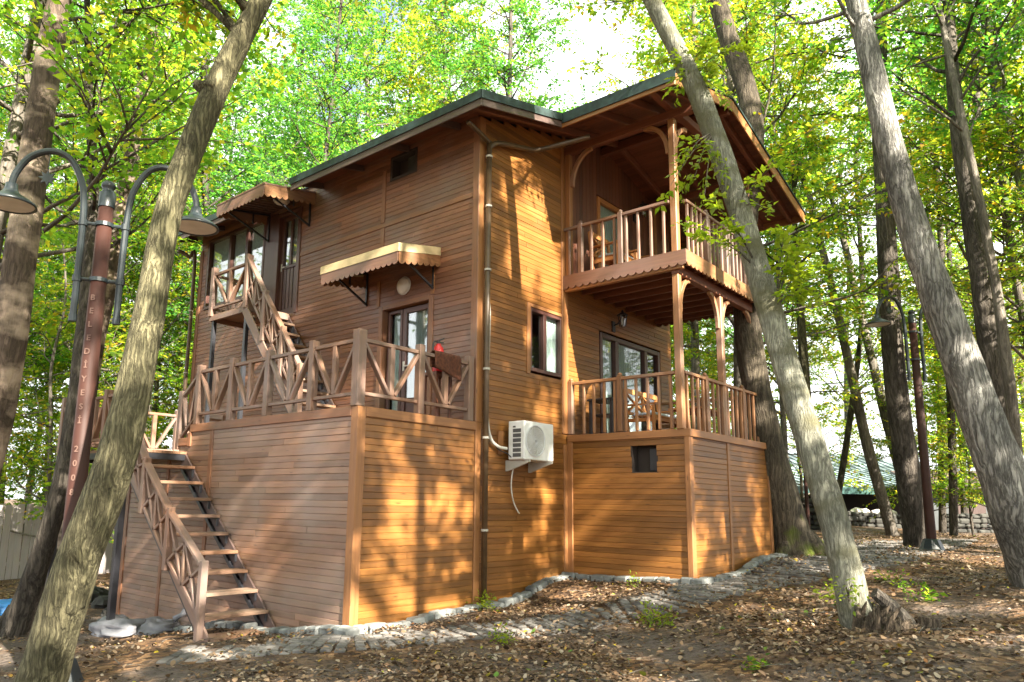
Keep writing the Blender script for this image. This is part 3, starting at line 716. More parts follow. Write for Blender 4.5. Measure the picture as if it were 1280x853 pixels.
railing('balcony_railing', (2.36, -2.2), (5.56, -2.2), 5.331, 6.17, (.24, .48, .72, .95), 20, 'rail')
railing('balcony_railing', (5.56, -2.15), (5.56, -.02), 5.331, 6.17, (.5, .95), 11, 'rail')
railing('porch_railing', (2.34, -.04), (2.34, -1.98), 2.62, 3.47, (.02, .5), 10, 'rail_brown')
railing('porch_railing', (2.38, -2.08), (5.42, -2.08), 2.62, 3.47, (.25, .74), 16, 'rail_brown')
railing('porch_railing', (5.46, -1.98), (5.46, -.03), 2.62, 3.47, (.5,), 10, 'rail_brown')

# --- porch base
PXe = 5.5
hole = (-1.64, -1.22, 1.98, 2.40)
siding('porch_wall', 'y', 2.31, -1, -2.15, -.02, .25, 2.49, 'siding', openings=[hole], seed=6, joints=False)
siding('porch_wall', 'x', -2.15, -1, 2.33, PXe, .25, 2.49, 'siding', seed=7, joints=False)
siding('porch_wall', 'y', PXe, 1, -2.15, -.02, .25, 2.49, 'siding', seed=8, joints=False)
mb = MB(); mb.box((2.275, -2.20, 2.49), (2.36, -.035, 2.605)); mb.box((2.361, -2.2, 2.49), (PXe + .04, -2.115, 2.604)); mb.box((PXe - .04, -2.113, 2.49), (PXe + .04, -.035, 2.605))
mb.build('porch_rim', 'trim', cabin, bevel=.006)
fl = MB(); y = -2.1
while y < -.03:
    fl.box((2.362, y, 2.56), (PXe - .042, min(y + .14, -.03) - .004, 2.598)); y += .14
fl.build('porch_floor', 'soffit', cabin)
trim((2.275, -2.182, .2), (2.40, -2.10, 2.488)); trim((PXe - .07, -2.184, .3), (PXe + .028, -2.1, 2.488)); trim((3.68, -2.176, .3), (3.765, -2.145, 2.488)); trim((2.278, -.13, .2), (2.32, -.036, 2.488))
mb = MB()
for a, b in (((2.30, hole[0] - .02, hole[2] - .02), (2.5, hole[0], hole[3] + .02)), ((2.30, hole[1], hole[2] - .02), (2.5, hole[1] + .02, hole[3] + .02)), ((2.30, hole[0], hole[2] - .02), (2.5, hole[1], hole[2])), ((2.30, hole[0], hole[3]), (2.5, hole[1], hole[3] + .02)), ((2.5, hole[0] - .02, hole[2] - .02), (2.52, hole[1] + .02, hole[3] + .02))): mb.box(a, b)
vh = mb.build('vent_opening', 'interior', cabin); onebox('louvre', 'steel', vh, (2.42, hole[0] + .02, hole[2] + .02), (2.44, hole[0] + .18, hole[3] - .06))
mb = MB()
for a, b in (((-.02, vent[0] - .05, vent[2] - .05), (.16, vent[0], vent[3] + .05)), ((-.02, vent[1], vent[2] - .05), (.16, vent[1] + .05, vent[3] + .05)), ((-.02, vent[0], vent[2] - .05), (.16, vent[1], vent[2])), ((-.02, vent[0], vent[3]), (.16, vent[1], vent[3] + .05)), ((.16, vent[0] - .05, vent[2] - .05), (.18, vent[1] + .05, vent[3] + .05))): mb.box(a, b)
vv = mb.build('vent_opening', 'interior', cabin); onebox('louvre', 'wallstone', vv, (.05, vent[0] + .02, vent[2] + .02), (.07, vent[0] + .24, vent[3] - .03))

# --- terrace block on the left
TX, TY1, TYS, TYE = -2.16, 4.02, 4.36, 6.02
siding('terrace_wall', 'x', 0, -1, TX, -.03, -.3, 2.50, 'siding', seed=9)
siding('terrace_wall', 'y', TX, -1, .03, TYE, -.9, 2.12, 'siding_grey', seed=10)
siding('terrace_wall', 'y', TX, -1, .03, TYS, 2.12, 2.36, 'siding_grey', seed=11)
siding('terrace_wall', 'y', TX, -1, .03, TY1, 2.366, 2.50, 'siding_grey', seed=12)
siding('terrace_wall', 'x', TYE, 1, TX, -.03, -1.0, 2.15, 'siding_grey', seed=13)
trim((TX - .03, -.032, -.25), (TX + .10, .10, 2.617), 'trim')
trim((TX - .035, .101, 2.50), (TX + .06, TY1, 2.62), 'trim_grey'); trim((TX - .034, TY1 + .001, 2.30), (TX + .06, TYS, 2.42), 'trim_grey')
trim((TX - .036, TY1 - .04, 2.28), (TX + .05, TY1 + .05, 2.499), 'trim_grey')
trim((TX + .101, -.034, 2.50), (-.022, .06, 2.62), 'trim')
trim((TX - .028, 3.32, -.5), (TX + .02, 3.41, 2.497), 'trim_grey'); trim((TX - .028, 4.6, -.7), (TX + .02, 4.68, 2.1), 'trim_grey'); trim((TX - .03, TYE - .09, -.9), (TX + .03, TYE + .03, 2.14), 'trim_grey')
fl = MB(); x = TX + .06
while x < -.03:
    e = min(x + .14, -.03) - .004
    fl.box((x, .061, 2.57), (e, TY1, 2.60)); fl.box((x, TY1 + .002, 2.35), (e, TYS, 2.38)); fl.box((x, TYS + .002, 2.14), (e, TYE + .6, 2.17)); x += .14
fl.build('terrace_floor', 'tread', cabin)
def v_railing(name, pts, mat='rail', thick_first=False, stub=True, bottom=.16, top=.83, ends=(True, True), postw=.105, parent=cabin, posth=.94):
    """railing of posts, two rails and a V of diagonals with a middle stub in each bay"""
    rt = empty(name); rt.parent = parent
    for i, p in enumerate(pts):
        if (i == 0 and not ends[0]) or (i == len(pts) - 1 and not ends[1]): continue
        wd = .13 if thick_first and i == 0 else postw; h = posth + (.02 if thick_first and i == 0 else 0)
        d = Vector(pts[1]) - Vector(pts[0]); d.z = 0
        one('post', mat, rt, p, Vector(p) + Vector((0, 0, h)), wd, wd, d.normalized(), .008)
    for p, q in zip(pts[:-1], pts[1:]):
        p = Vector(p); q = Vector(q); d = (q - p).normalized(); o = d * (postw / 2)
        B = Vector((0, 0, bottom)); T = Vector((0, 0, top)); side = Vector((d.y, -d.x, 0)).normalized()
        one('bottom_rail', mat, rt, p + B + o, q + B - o, .055, .045); one('top_rail', mat, rt, p + T + o, q + T - o, .06, .05)
        mid = (p + q) / 2
        one('diagonal', mat, rt, p + T - Vector((0, 0, .04)) + o, mid + B + Vector((0, 0, .03)) - d * .05, .045, .078, side)
        one('diagonal', mat, rt, q + T - Vector((0, 0, .04)) - o, mid + B + Vector((0, 0, .03)) + d * .05, .045, .078, side)
        if stub: one('stub', mat, rt, mid + B + Vector((0, 0, .02)), mid + T - Vector((0, 0, .02)), .075, .06, side)
    return rt
v_railing('terrace_railing', [(TX + .02, .05, 2.62), (TX + .02, .98, 2.62), (TX + .02, 2.0, 2.62), (TX + .02, 2.94, 2.62), (TX + .02, 3.9, 2.62)], thick_first=True)
v_railing('terrace_railing', [(TX + .02, .02, 2.62), (-1.12, .02, 2.62), (-.13, .02, 2.62)], ends=(False, True))
# short falling bay down to the landing
v_railing('terrace_railing', [(TX + .02, 3.9, 2.62), (TX + .02, 4.42, 2.25)], ends=(False, True), stub=False)

# --- landing and lower stair
ld = MB(); x = -3.15
while x < TX - .03:
    ld.box((x, 4.05, 2.155), (min(x + .14, TX - .035) - .004, 6.65, 2.195)); x += .14
landing = ld.build('landing', 'tread', cabin)
mb = MB(); mb.box((-3.16, 4.06, 2.06), (-3.10, 6.64, 2.153)); mb.box((-3.098, 4.06, 2.06), (TX - .04, 4.12, 2.153)); mb.box((-3.098, 6.58, 2.06), (TX - .04, 6.64, 2.153))
mb.build('frame', 'steel', landing)
for y in (4.1, 6.5):
    onebox('leg', 'steel', landing, (-3.15, y - .045, g1(-3.1, y) - .1), (-3.06, y + .045, 2.058), .004)
v_railing('landing_railing', [(-3.11, 4.12, 2.2), (-3.11, 4.9, 2.2), (-3.11, 5.75, 2.2), (-3.11, 6.6, 2.2)], stub=True)
v_railing('landing_railing', [(-3.11, 6.6, 2.2), (-2.0, 6.6, 2.2), (-1.1, 6.6, 2.2), (-.15, 6.6, 2.2)], ends=(False, True))

def staircase(name, x0, x1, ytop, ztop, ybot, zbot, ntread, tread_t=.045, run=.27, wall_side=True, mat_str='steel', tread_mat='tread', label=None):
    st = empty(name); st.parent = cabin
    for x in (x0 + .03, x1 - .03):
        P = Vector((x, ytop, ztop - .15)); Q = Vector((x, ybot, zbot - .12))
        one('stringer', 'fascia' if x > (x0 + x1) / 2 else 'rail', st, P + Vector((.028 if x > (x0 + x1) / 2 else -.028, 0, .06)), Q + Vector((.028 if x > (x0 + x1) / 2 else -.028, 0, .06)), .03, .17, (0, 0, 1))
        mb = MB(); mb.beam(P - Vector((0, 0, .08)), Q - Vector((0, 0, .08)), .045, .05)
        for k in range(ntread):
            f = (k + 1) / (ntread + 1); c = P.lerp(Q, f); zt = ztop + (zbot - ztop) * f
            mb.beam((x, c.y + run * .42, zt - tread_t), (x, c.y - run * .42, zt - tread_t), .04, .022)
            mb.beam((x, c.y - run * .40, zt - tread_t), (x, c.y - run * .40, c.z - .02), .035, .022)
        mb.build('stringer_steel', mat_str, st)
    for k in range(ntread):
        f = (k + 1) / (ntread + 1); y = ytop + (ybot - ytop) * f; z = ztop + (zbot - ztop) * f
        onebox('tread', tread_mat, st, (x0 + .01, y - run * .5, z - tread_t), (x1 - .01, y + run * .5, z), .006)
    return st
st = staircase('staircase', -3.13, -2.20, 4.13, 2.20, 1.42, -.16, 9)
onebox('tread', 'tread', st, (-3.12, 1.28, g1(-2.7, 1.4) - .06), (-2.2, 1.62, g1(-2.7, 1.4) + .045), .006)
def stair_rail(st, posts, mat='rail'):
    """posts given as (x, y, z of foot, z of top)"""
    for (x, y, a, b) in posts: onebox('post', mat, st, (x - .045, y - .045, a), (x + .045, y + .045, b), .008)
    for p, q in zip(posts[:-1], posts[1:]):
        P = Vector((p[0], p[1], p[3] - .06)); Q = Vector((q[0], q[1], q[3] - .06))
        d = (Q - P).normalized()
        one('handrail', mat, st, P + d * .03, Q - d * .03, .10, .045)
        lo = Vector((0, 0, .58)); one('bottom_rail', mat, st, P - lo + d * .05, Q - lo - d * .05, .05, .05)
        mid = (P + Q) / 2
        one('diagonal', mat, st, P - Vector((0, 0, .05)) + d * .05, mid - lo, .04, .055, (1, 0, 0)); one('diagonal', mat, st, P - lo + d * .12, mid - Vector((0, 0, .03)), .04, .055, (1, 0, 0))
        one('diagonal', mat, st, mid - Vector((0, 0, .05)), Q - lo - d * .06, .04, .055, (1, 0, 0)); one('diagonal', mat, st, mid - lo, Q - Vector((0, 0, .08)) - d * .06, .04, .055, (1, 0, 0))
        one('stub', mat, st, mid - lo - Vector((0, 0, .02)), mid, .045, .055, (1, 0, 0))
stair_rail(st, [(-3.17, 1.55, g1(-3.17, 1.55) - .05, .74), (-3.17, 2.48, .56, 1.36), (-3.17, 3.28, 1.26, 2.03), (-3.17, 4.06, 1.9, 2.98)])

# --- upper landing and stair
ul = MB(); x = -.9
while x < -.03:
    ul.box((x, 4.72, 4.93), (min(x + .14, -.03) - .004, 6.02, 4.965)); x += .14
upl = ul.build('upper_landing', 'tread', cabin)
mb = MB(); mb.box((-.93, 4.70, 4.84), (-.87, 6.04, 4.928)); mb.box((-.868, 4.70, 4.84), (-.03, 4.76, 4.928)); mb.box((-.868, 5.98, 4.84), (-.03, 6.04, 4.928)); mb.build('frame', 'rail', upl)
for y in (4.80, 5.94): onebox('leg', 'steel', upl, (-.905, y - .035, 2.17 if y > TYS else 2.6), (-.835, y + .035, 4.838), .004)
v_railing('upper_railing', [(-.9, 6.0, 4.93), (-.9, 4.78, 4.93)], stub=True, posth=.98)
v_railing('upper_railing', [(-.9, 6.0, 4.93), (-.06, 6.0, 4.93)], stub=True, ends=(False, True))
us = staircase('upper_staircase', -.93, -.04, 4.78, 4.96, 2.86, 2.62, 9, run=.21)
stair_rail(us, [(-.92, 4.78, 4.9, 5.92), (-.92, 4.15, 4.2, 5.12), (-.92, 3.55, 3.45, 4.38), (-.92, 3.0, 2.62, 3.68)])

# --- windows and doors
def curtain(parent, axis, const, u0, u1, z0, z1, mat='curtain', amp=.018, wl=.085):
    nn = int((u1 - u0) / .012) + 2; vs = []; fs = []
    for k in range(nn):
        u = u0 + (u1 - u0) * k / (nn - 1); dd = const + amp * math.sin(u / wl * 2 * math.pi + .8 * math.sin(u * 9)) * (.7 + .3 * math.sin(u * 5))
        for z in (z0, z1): vs.append((u, dd, z) if axis == 'x' else (dd, u, z))
    fs = [(2 * k, 2 * k + 2, 2 * k + 3, 2 * k + 1) for k in range(nn - 1)]
    return MB().add(vs, fs).build('curtain', mat, parent, smooth=True)
def window(name, axis, const, out, u0, u1, z0, z1, mull, fr=.06, frame_mat='door', glass_mat='glass', depth=.09, proud=.012, cur=None, parent=cabin, cmat='curtain', trans=()):
    """frame, mullions, one pane per light, curtains behind"""
    def bx(mb, ua, ub, za, zb, na, nb):
        a, b = sorted((const + out * na, const + out * nb))
        mb.box((ua, a, za), (ub, b, zb)) if axis == 'x' else mb.box((a, ua, za), (b, ub, zb))
    mb = MB()
    bx(mb, u0, u0 + fr, z0, z1, -depth, proud); bx(mb, u1 - fr, u1, z0, z1, -depth, proud)
    bx(mb, u0 + fr, u1 - fr, z0, z0 + fr, -depth, proud - .001); bx(mb, u0 + fr, u1 - fr, z1 - fr, z1, -depth, proud - .001)
    for mpos in mull: bx(mb, mpos - fr * .7, mpos + fr * .7, z0 + fr, z1 - fr, -depth, proud - .004)
    for zz in trans: bx(mb, u0 + fr, u1 - fr, zz - .03, zz + .03, -depth, proud - .006)
    wf = mb.build(name, frame_mat, parent, bevel=.006)
    ed = [u0 + fr] + [q for mpos in mull for q in (mpos - fr * .7, mpos + fr * .7)] + [u1 - fr]
    for k in range(0, len(ed), 2):
        pm = MB(); bx(pm, ed[k] - .004, ed[k + 1] + .004, z0 + fr - .004, z1 - fr + .004, -.052, -.046); pm.build('pane', glass_mat, wf)
    for (a, b) in (cur or []): curtain(wf, axis, const - out * .082, a, b, z0, z1, cmat)
    return wf
window('window', 'x', 0, -1, 1.28, 2.2, 3.56, 4.60, (1.70,), cur=[(1.30, 1.46), (1.66, 2.18)])
mb = MB(); mb.box((1.19, -.03, 3.50), (1.278, .02, 4.66)); mb.box((1.279, -.028, 4.602), (2.16, .02, 4.66)); mb.build('window_trim', 'trim', cabin, bevel=.005)
window('window', 'x', 0, -1, 3.40, 5.70, 2.63, 4.58, (4.0, 5.12), fr=.085, cur=[(3.45, 3.95), (4.1, 5.05)])
window('window', 'x', 0, -1, 3.38, 4.43, 5.34, 7.2, (), fr=.09, frame_mat='chair_wood', cur=[(3.42, 4.4)], depth=.07)
window('window', 'y', 0, -1, 5.74, 8.0, 5.58, 7.18, (6.42, 7.08), fr=.07, glass_mat='glass_sky', cur=[(5.8, 6.36), (6.48, 7.02), (7.14, 7.94)], proud=.02, cmat='curtain_white')
# doors on the left wall
def glazed_door(name, y0, y1, z0, z1, zs, x, lights=1, panels=0, mat='door'):
    mb = MB(); fr = .085
    mb.box((x - .02, y0, z0), (x + .03, y0 + fr, z1)); mb.box((x - .02, y1 - fr, z0), (x + .03, y1, z1))
    mb.box((x - .019, y0 + fr, z1 - fr), (x + .03, y1 - fr, z1)); mb.box((x - .019, y0 + fr, z0), (x + .03, y1 - fr, z0 + .14)); mb.box((x - .019, y0 + fr, zs - .06), (x + .03, y1 - fr, zs))
    wd = (y1 - y0 - 2 * fr)
    for k in range(1, lights): 
        c = y0 + fr + wd * k / lights; mb.box((x - .018, c - .03, zs), (x + .03, c + .03, z1 - fr))
    for k in range(max(panels, 1)):
        a = y0 + fr + wd * k / max(panels, 1); b = a + wd / max(panels, 1)
        mb.box((x, a + .012, z0 + .14), (x + .02, b - .012, zs - .06))
    dr = mb.build(name, mat, cabin, bevel=.005)
    for k in range(lights):
        a = y0 + fr + wd * k / lights; b = a + wd / lights
        onebox('pane', 'glass_sky', dr, (x + .008, a, zs), (x + .014, b, z1 - fr), 0)
    curtain(dr, 'y', x + .06, y0 + fr, y1 - fr, zs - .02, z1, 'curtain_white' if lights > 1 else 'curtain')
    hm = MB().beam((x - .03, y1 - .05, z0 + 1.0), (x - .03, y1 - .17, z0 + 1.0), .02, .02); hm.box((x - .028, y1 - .07, z0 + .93), (x - .02, y1 - .03, z0 + 1.08))
    hm.build('handle', 'bracket', dr)
    return dr
glazed_door('door', 1.02, 1.66, 2.62, 4.58, 3.1, .09)
window('sidelight', 'y', .09, -1, 1.68, 2.02, 2.62, 4.58, (), fr=.05, cur=[(1.72, 1.98)], proud=.02, depth=.04, cmat='pinkcloth' if False else 'curtain')
mb = MB(); mb.box((-.03, .89, 2.62), (.11, .985, 4.66)); mb.box((-.029, .986, 4.60), (.11, 2.06, 4.68)); mb.box((-.03, 2.061, 2.62), (.11, 2.16, 4.66))
mb.build('door_frame', 'trim_grey', cabin, bevel=.006)
mb = MB(); mb.box((-.026, .88, 4.681), (-.002, .95, 5.12)); mb.box((-.026, 2.15, 4.681), (-.002, 2.22, 5.12)); mb.build('trim_board', 'trim', cabin)
glazed_door('door', 4.60, 5.22, 4.98, 7.02, 6.0, .06, lights=2, panels=4)
mb = MB(); mb.box((-.035, 4.50, 4.97), (.09, 4.598, 7.08)); mb.box((-.034, 4.599, 7.022), (.09, 5.30, 7.085)); mb.box((-.036, 5.222, 4.97), (.09, 5.31, 7.02)); mb.box((-.02, 5.311, 4.97), (.05, 5.72, 7.15))
mb.build('door_frame', 'door', cabin, bevel=.006)

# --- canopies over the doors
def canopy(y0, y1, zw, zf, proj, strip_mat, strip_h, val_h, side_mat):
    root = empty('canopy'); root.parent = cabin; sl = (zw - zf) / proj
    tb = MB(); n_ = 24                              # corrugated sheet
    for k in range(n_):
        a = y0 + (y1 - y0) * k / n_; b = y0 + (y1 - y0) * (k + 1) / n_; h = .012 if k % 2 else 0
        tb.add([(-.01, a, zw + h), (-proj, a, zf + h), (-proj, b, zf + h), (-.01, b, zw + h), (-.01, a, zw + h - .02), (-proj, a, zf + h - .02), (-proj, b, zf + h - .02), (-.01, b, zw + h - .02)],
               [(0, 1, 2, 3), (7, 6, 5, 4), (0, 4, 5, 1), (1, 5, 6, 2), (2, 6, 7, 3), (3, 7, 4, 0)])
    tb.build('sheet', 'canvas', root)
    sm = MB(); sm.box((-proj - .025, y0 - .02, zf - strip_h + .04), (-proj - .003, y1 + .02, zf + .04))
    for y in (y0 - .02, y1 + .004):
        sm.prism([(0, 0), (proj, sl * proj), (proj, sl * proj + strip_h), (0, strip_h)], (-proj - .002, y, zf - strip_h + .04), (1, 0, 0), (0, 0, 1), (0, 1, 0), .016)
    sm.build('edge_strip', strip_mat, root)
    zt = zf - strip_h + .045
    MB().prism(scallop(y1 - y0, val_h, .125, .045), (-proj - .018, y0, zt), (0, 1, 0), (0, 0, 1), (1, 0, 0), .012).build('valance', 'valance', root)
    for y in (y0 - .012, y1):
        sc_ = [(a, b + sl * a) for a, b in scallop(proj, val_h, .125, .045)]
        MB().prism(sc_, (-proj, y, zt), (1, 0, 0), (0, 0, 1), (0, 1, 0), .012).build('valance', side_mat, root)
    for y in (y0 + .12, y1 - .12):
        mb = MB(); mb.beam((-.03, y, zw - .06), (-.03, y, zw - .62), .03, .03); mb.beam((-.03, y, zw - .6), (-proj + .1, y, zf - .06), .03, .03); mb.beam((-.03, y, zw - .06), (-proj + .06, y, zf - .04), .03, .03)
        mb.beam((-.4, y, zw - .1), (-.4, y, zw - .34), .025, .025)
        mb.build('bracket', 'steel', root)
    return root
canopy(.78, 2.60, 5.37, 5.20, .88, 'yellow', .13, .15, 'rail_brown')
canopy(4.12, 5.72, 7.22, 7.03, 1.1, 'valance', .03, .19, 'rail_brown')

# --- rain pipes
def pipe(name, pts, r, mat='pipe', clips=()):
    o = MB().tube(smooth_line([Vector(p) for p in pts], 5) if len(pts) > 2 else pts, r, 12).build(name, mat, cabin, smooth=True)
    for z in clips:
        MB().tube([(pts[-1][0], pts[-1][1], z - .015), (pts[-1][0], pts[-1][1], z + .015)], r + .012, 12).build('clip', 'bracket', o)
    return o
pipe('rain_pipe', [(.115, -.10, 6.95), (.115, -.10, .12)], .042, clips=(6.7, 5.9, 4.9, 3.4, 2.4, 1.1))
pipe('rain_pipe', [(-.45, -.16, 7.02), (-.2, -.14, 6.98), (-.02, -.12, 6.95), (.10, -.10, 6.93)], .036)
pipe('rain_pipe', [(1.72, -.9, 7.42), (1.50, -.5, 7.33), (1.25, -.16, 7.24), (1.0, -.12, 7.18), (.3, -.12, 6.99), (.12, -.10, 6.85)], .042)
pipe('rain_pipe', [(-.4, HY + .3, 6.98), (-.22, HY + .16, 6.85), (-.12, HY + .07, 6.6), (-.12, HY + .07, 2.2)], .042, clips=(5.6, 4.2, 3.0))

# ------------------------------------------------------------------ air conditioner and lamps on the walls
ac = empty('air_conditioner', (1.0, 0, 2.05)); tag(ac, 'white outdoor air conditioner unit on brackets on the sunlit side wall', 'air conditioner')
mb = MB(); mb.box((-.37, -.40, .06), (.37, -.10, .63)); mb.build('body', 'white', ac, bevel=.012)
mb = MB(); mb.lathe([(.235, 0), (.24, .012), (.225, .016), (.22, .004)], (-.10, -.401, .345), 32, (0, -1, 0))
for k in range(7): mb.lathe([(.03 * k + .03, .004), (.03 * k + .034, .012), (.03 * k + .038, .004)], (-.10, -.401, .345), 28, (0, -1, 0))
for k in range(12):
    a = math.pi * k / 12; dx = math.cos(a) * .22; dz = math.sin(a) * .22; mb.beam((-.10 - dx, -.408, .345 - dz), (-.10 + dx, -.408, .345 + dz), .006, .006)
mb.build('fan_grille', 'grille', ac)
mb = MB().lathe([(.001, 0), (.215, 0), (.215, .002), (.001, .003)], (-.10, -.4005, .345), 28, (0, -1, 0)); mb.build('fan_opening', 'bracket', ac)
for k in range(7):
    mb = MB(); h = .055 if k < 6 else .025; z = .10 + k * .072; mb.box((-.3725, -.34 if k < 6 else -.24, z), (-.3705, -.19, z + h)); mb.build('side_vent', 'white_dark', ac)
for x in (-.3, .26):
    mb = MB(); mb.prism([(0, 0), (.44, 0), (.44, -.03), (.03, -.16), (0, -.16)], (x - .02, -.012, .055), (0, -1, 0), (0, 0, 1), (1, 0, 0), .035); mb.build('bracket', 'bracket', ac)
mb = MB(); mb.box((-.52, -.035, .14), (-.40, -.012, .48)); mb.build('mounting_board', 'trim', ac)
hs = empty('refrigerant_hose', (.26, -.06, 2.0)); tag(hs, 'pale insulated pipe run down the corner of the sunlit wall to the air conditioner', 'hose')
hp = [(.20, -.05, 4.45), (.21, -.06, 4.2), (.20, -.055, 3.6), (.19, -.06, 3.0), (.20, -.06, 2.62), (.28, -.07, 2.38), (.42, -.09, 2.29), (.56, -.13, 2.27)]
MB().tube([Vector(p) - hs.location for p in smooth_line([Vector(p) for p in hp], 6)], .024, 10).build('insulation', 'hose', hs, smooth=True)
hp = [(.22, -.05, 3.0), (.23, -.05, 2.6), (.32, -.06, 2.36), (.44, -.08, 2.25), (.58, -.12, 2.2), (.64, -.16, 2.14)]
MB().tube([Vector(p) - hs.location for p in smooth_line([Vector(p) for p in hp], 6)], .009, 8).build('cable', 'steel', hs, smooth=True)
dh = MB().tube([Vector(p) for p in smooth_line([Vector(p) for p in [(.74, -.14, 2.06), (.73, -.10, 1.9), (.75, -.07, 1.7), (.82, -.06, 1.5), (.93, -.055, 1.36), (.97, -.055, 1.33)]], 6)], .010, 8).build('drain_hose', 'hose', None, smooth=True)
tag(dh, 'thin white drain hose hanging below the air conditioner', 'hose')

def round_lamp(y, z, label):
    r = empty('bulkhead_lamp', (-.014, y, z)); tag(r, label, 'wall lamp', 'round lamps over the doors')
    MB().lathe([(.001, 0), (.15, 0), (.155, .02), (.145, .03)], (0, 0, 0), 28, (-1, 0, 0)).build('base', 'white', r, smooth=True)
    MB().lathe([(.14, .03), (.135, .045), (.11, .07), (.06, .088), (.001, .093)], (0, 0, 0), 28, (-1, 0, 0)).build('diffuser', 'lens', r, smooth=True)
round_lamp(1.56, 4.93, 'round white lamp under the yellow edged canopy, above the terrace door')
ru = empty('bulkhead_lamp', (-.42, 4.62, 7.10)); tag(ru, 'round white lamp under the brown canopy, above the dark upper door', 'wall lamp', 'round lamps over the doors')
MB().lathe([(.001, 0), (.15, 0), (.155, .02), (.145, .03)], (0, 0, 0), 28, (0, 0, -1)).build('base', 'white', ru, smooth=True)
MB().lathe([(.14, .03), (.135, .045), (.11, .07), (.06, .088), (.001, .093)], (0, 0, 0), 28, (0, 0, -1)).build('diffuser', 'lens', ru, smooth=True)
def lantern(loc, label):
    r = empty('wall_lantern', loc); tag(r, label, 'lantern', 'lanterns on the balcony walls')
    mb = MB(); mb.box((-.05, -.02, -.12), (.05, .02, .08)); mb.sweep([(0, -.01, .0), (0, -.10, .02), (0, -.17, .10), (0, -.20, .20), (0, -.2, .24)], .02, .02, (1, 0, 0)); mb.build('bracket', 'steel', r)
    MB().lathe([(.001, .30), (.02, .28), (.03, .25), (.10, .20), (.11, .19), (.06, .185)], (0, -.20, -.02), 8).build('cap', 'steel', r)
    MB().lathe([(.085, .185), (.055, -.02), (.03, -.05), (.001, -.06)], (0, -.20, -.02), 8).build('glass_body', 'glass', r)
    mb = MB()
    for k in range(8):
        a = 2 * math.pi * k / 8; mb.beam((math.cos(a) * .087, -.20 + math.sin(a) * .087, .165), (math.cos(a) * .057, -.2 + math.sin(a) * .057, -.04), .008, .008)
    mb.build('cage', 'steel', r); MB().lathe([(.001, -.02), (.03, 0), (.04, .05), (.02, .1), (.015, .14)], (0, -.2, 0), 10).build('bulb', 'lens', r, smooth=True)
lantern((4.75, -.02, 7.22), 'black lantern on the balcony wall under the rafters')
lantern((3.85, -.02, 4.78), 'black lantern on the porch wall under the balcony joists')

# ------------------------------------------------------------------ furniture on the decks
def chair(loc, rz_, width, label, group=None, name='armchair', cat='chair'):
    r = empty(name, loc, rz_); tag(r, label, cat, group); hw = width / 2; wm = 'chair_wood'
    for sx in (-1, 1):
        onebox('leg', wm, r, (sx * hw - .025, -.27, 0), (sx * hw + .025, -.22, .62)); one('leg', wm, r, (sx * hw, .24, 0), (sx * hw, .33, .95), .05, .05, (1, 0, 0))
        one('armrest', wm, r, (sx * hw, -.32, .64), (sx * hw, .30, .64), .07, .03)
        onebox('stretcher', wm, r, (sx * hw - .015, -.219, .33), (sx * hw + .015, .25, .40))
    mb = MB(); y = -.27
    while y < .22: mb.box((-hw + .03, y, .42), (hw - .03, y + .075, .445)); y += .085
    mb.build('seat', wm, r, bevel=.004)
    onebox('seat_rail', wm, r, (-hw + .026, -.265, .35), (hw - .026, -.24, .418))
    nx = max(1, round(width / .62)); mb = MB()
    mb.beam((-hw + .025, .255, .50), (hw - .025, .255, .50), .03, .06); mb.beam((-hw + .025, .325, .92), (hw - .025, .325, .92), .03, .09)
    for k in range(nx):
        a = -hw + .03 + (width - .06) * k / nx; b = -hw + .03 + (width - .06) * (k + 1) / nx
        mb.beam((a, .262, .53), (b, .315, .88), .028, .055, (0, 1, 0)); mb.beam((b, .262, .53), (a, .322, .88), .022, .055, (0, 1, 0))
        if k: mb.beam((a, .256, .53), (a, .32, .88), .03, .05, (0, 1, 0))
    mb.build('backrest', wm, r, bevel=.004)
    MB().box((-hw + .06, -.24, .447), (hw - .06, .2, .50)).build('cushion', 'cushion', r, bevel=.02)
    return r
chair((3.05, -.55, 5.30), 0, .62, 'brown wooden armchair with X back on the balcony, nearer the house corner post', 'armchairs on the balcony')
chair((4.05, -.60, 5.30), .1, .62, 'brown wooden armchair with X back on the balcony, in the middle of the deck', 'armchairs on the balcony')
chair((4.35, -.62, 2.60), 0, 1.25, 'orange brown wooden bench with X back on the porch in front of the window', name='bench', cat='bench')
def table(loc, w_, d_, h, label, top_mat='chair_wood', leg_mat='chair_wood', name='table', shelf=False):
    r = empty(name, loc); tag(r, label, 'table')
    mb = MB(); x = -w_ / 2
    while x < w_ / 2 - .02: mb.box((x, -d_ / 2, h - .03), (min(x + .1, w_ / 2) - .006, d_ / 2, h)); x += .1
    mb.build('tabletop', top_mat, r, bevel=.004)
    for sx in (-1, 1):
        for sy in (-1, 1): onebox('leg', leg_mat, r, (sx * (w_ / 2 - .05) - .025, sy * (d_ / 2 - .05) - .025, 0), (sx * (w_ / 2 - .05) + .025, sy * (d_ / 2 - .05) + .025, h - .031))
    if shelf: onebox('shelf', top_mat, r, (-w_ / 2 + .03, -d_ / 2 + .03, h * .55), (w_ / 2 - .03, d_ / 2 - .03, h * .55 + .02))
    return r
table((4.95, -.95, 5.30), .9, .7, .72, 'wooden table on the balcony beside the armchairs')
table((4.55, -1.35, 2.60), 1.3, .6, .55, 'low wooden table on the porch in front of the bench')
table((2.82, -.50, 2.60), .55, .5, .62, 'small black two tier table in the left corner of the porch', 'steel', 'steel', 'side_table', True)
b_ = empty('towel', (3.20, -.55, 2.60)); tag(b_, 'pink red towel hung beside the small black table on the porch', 'towel')
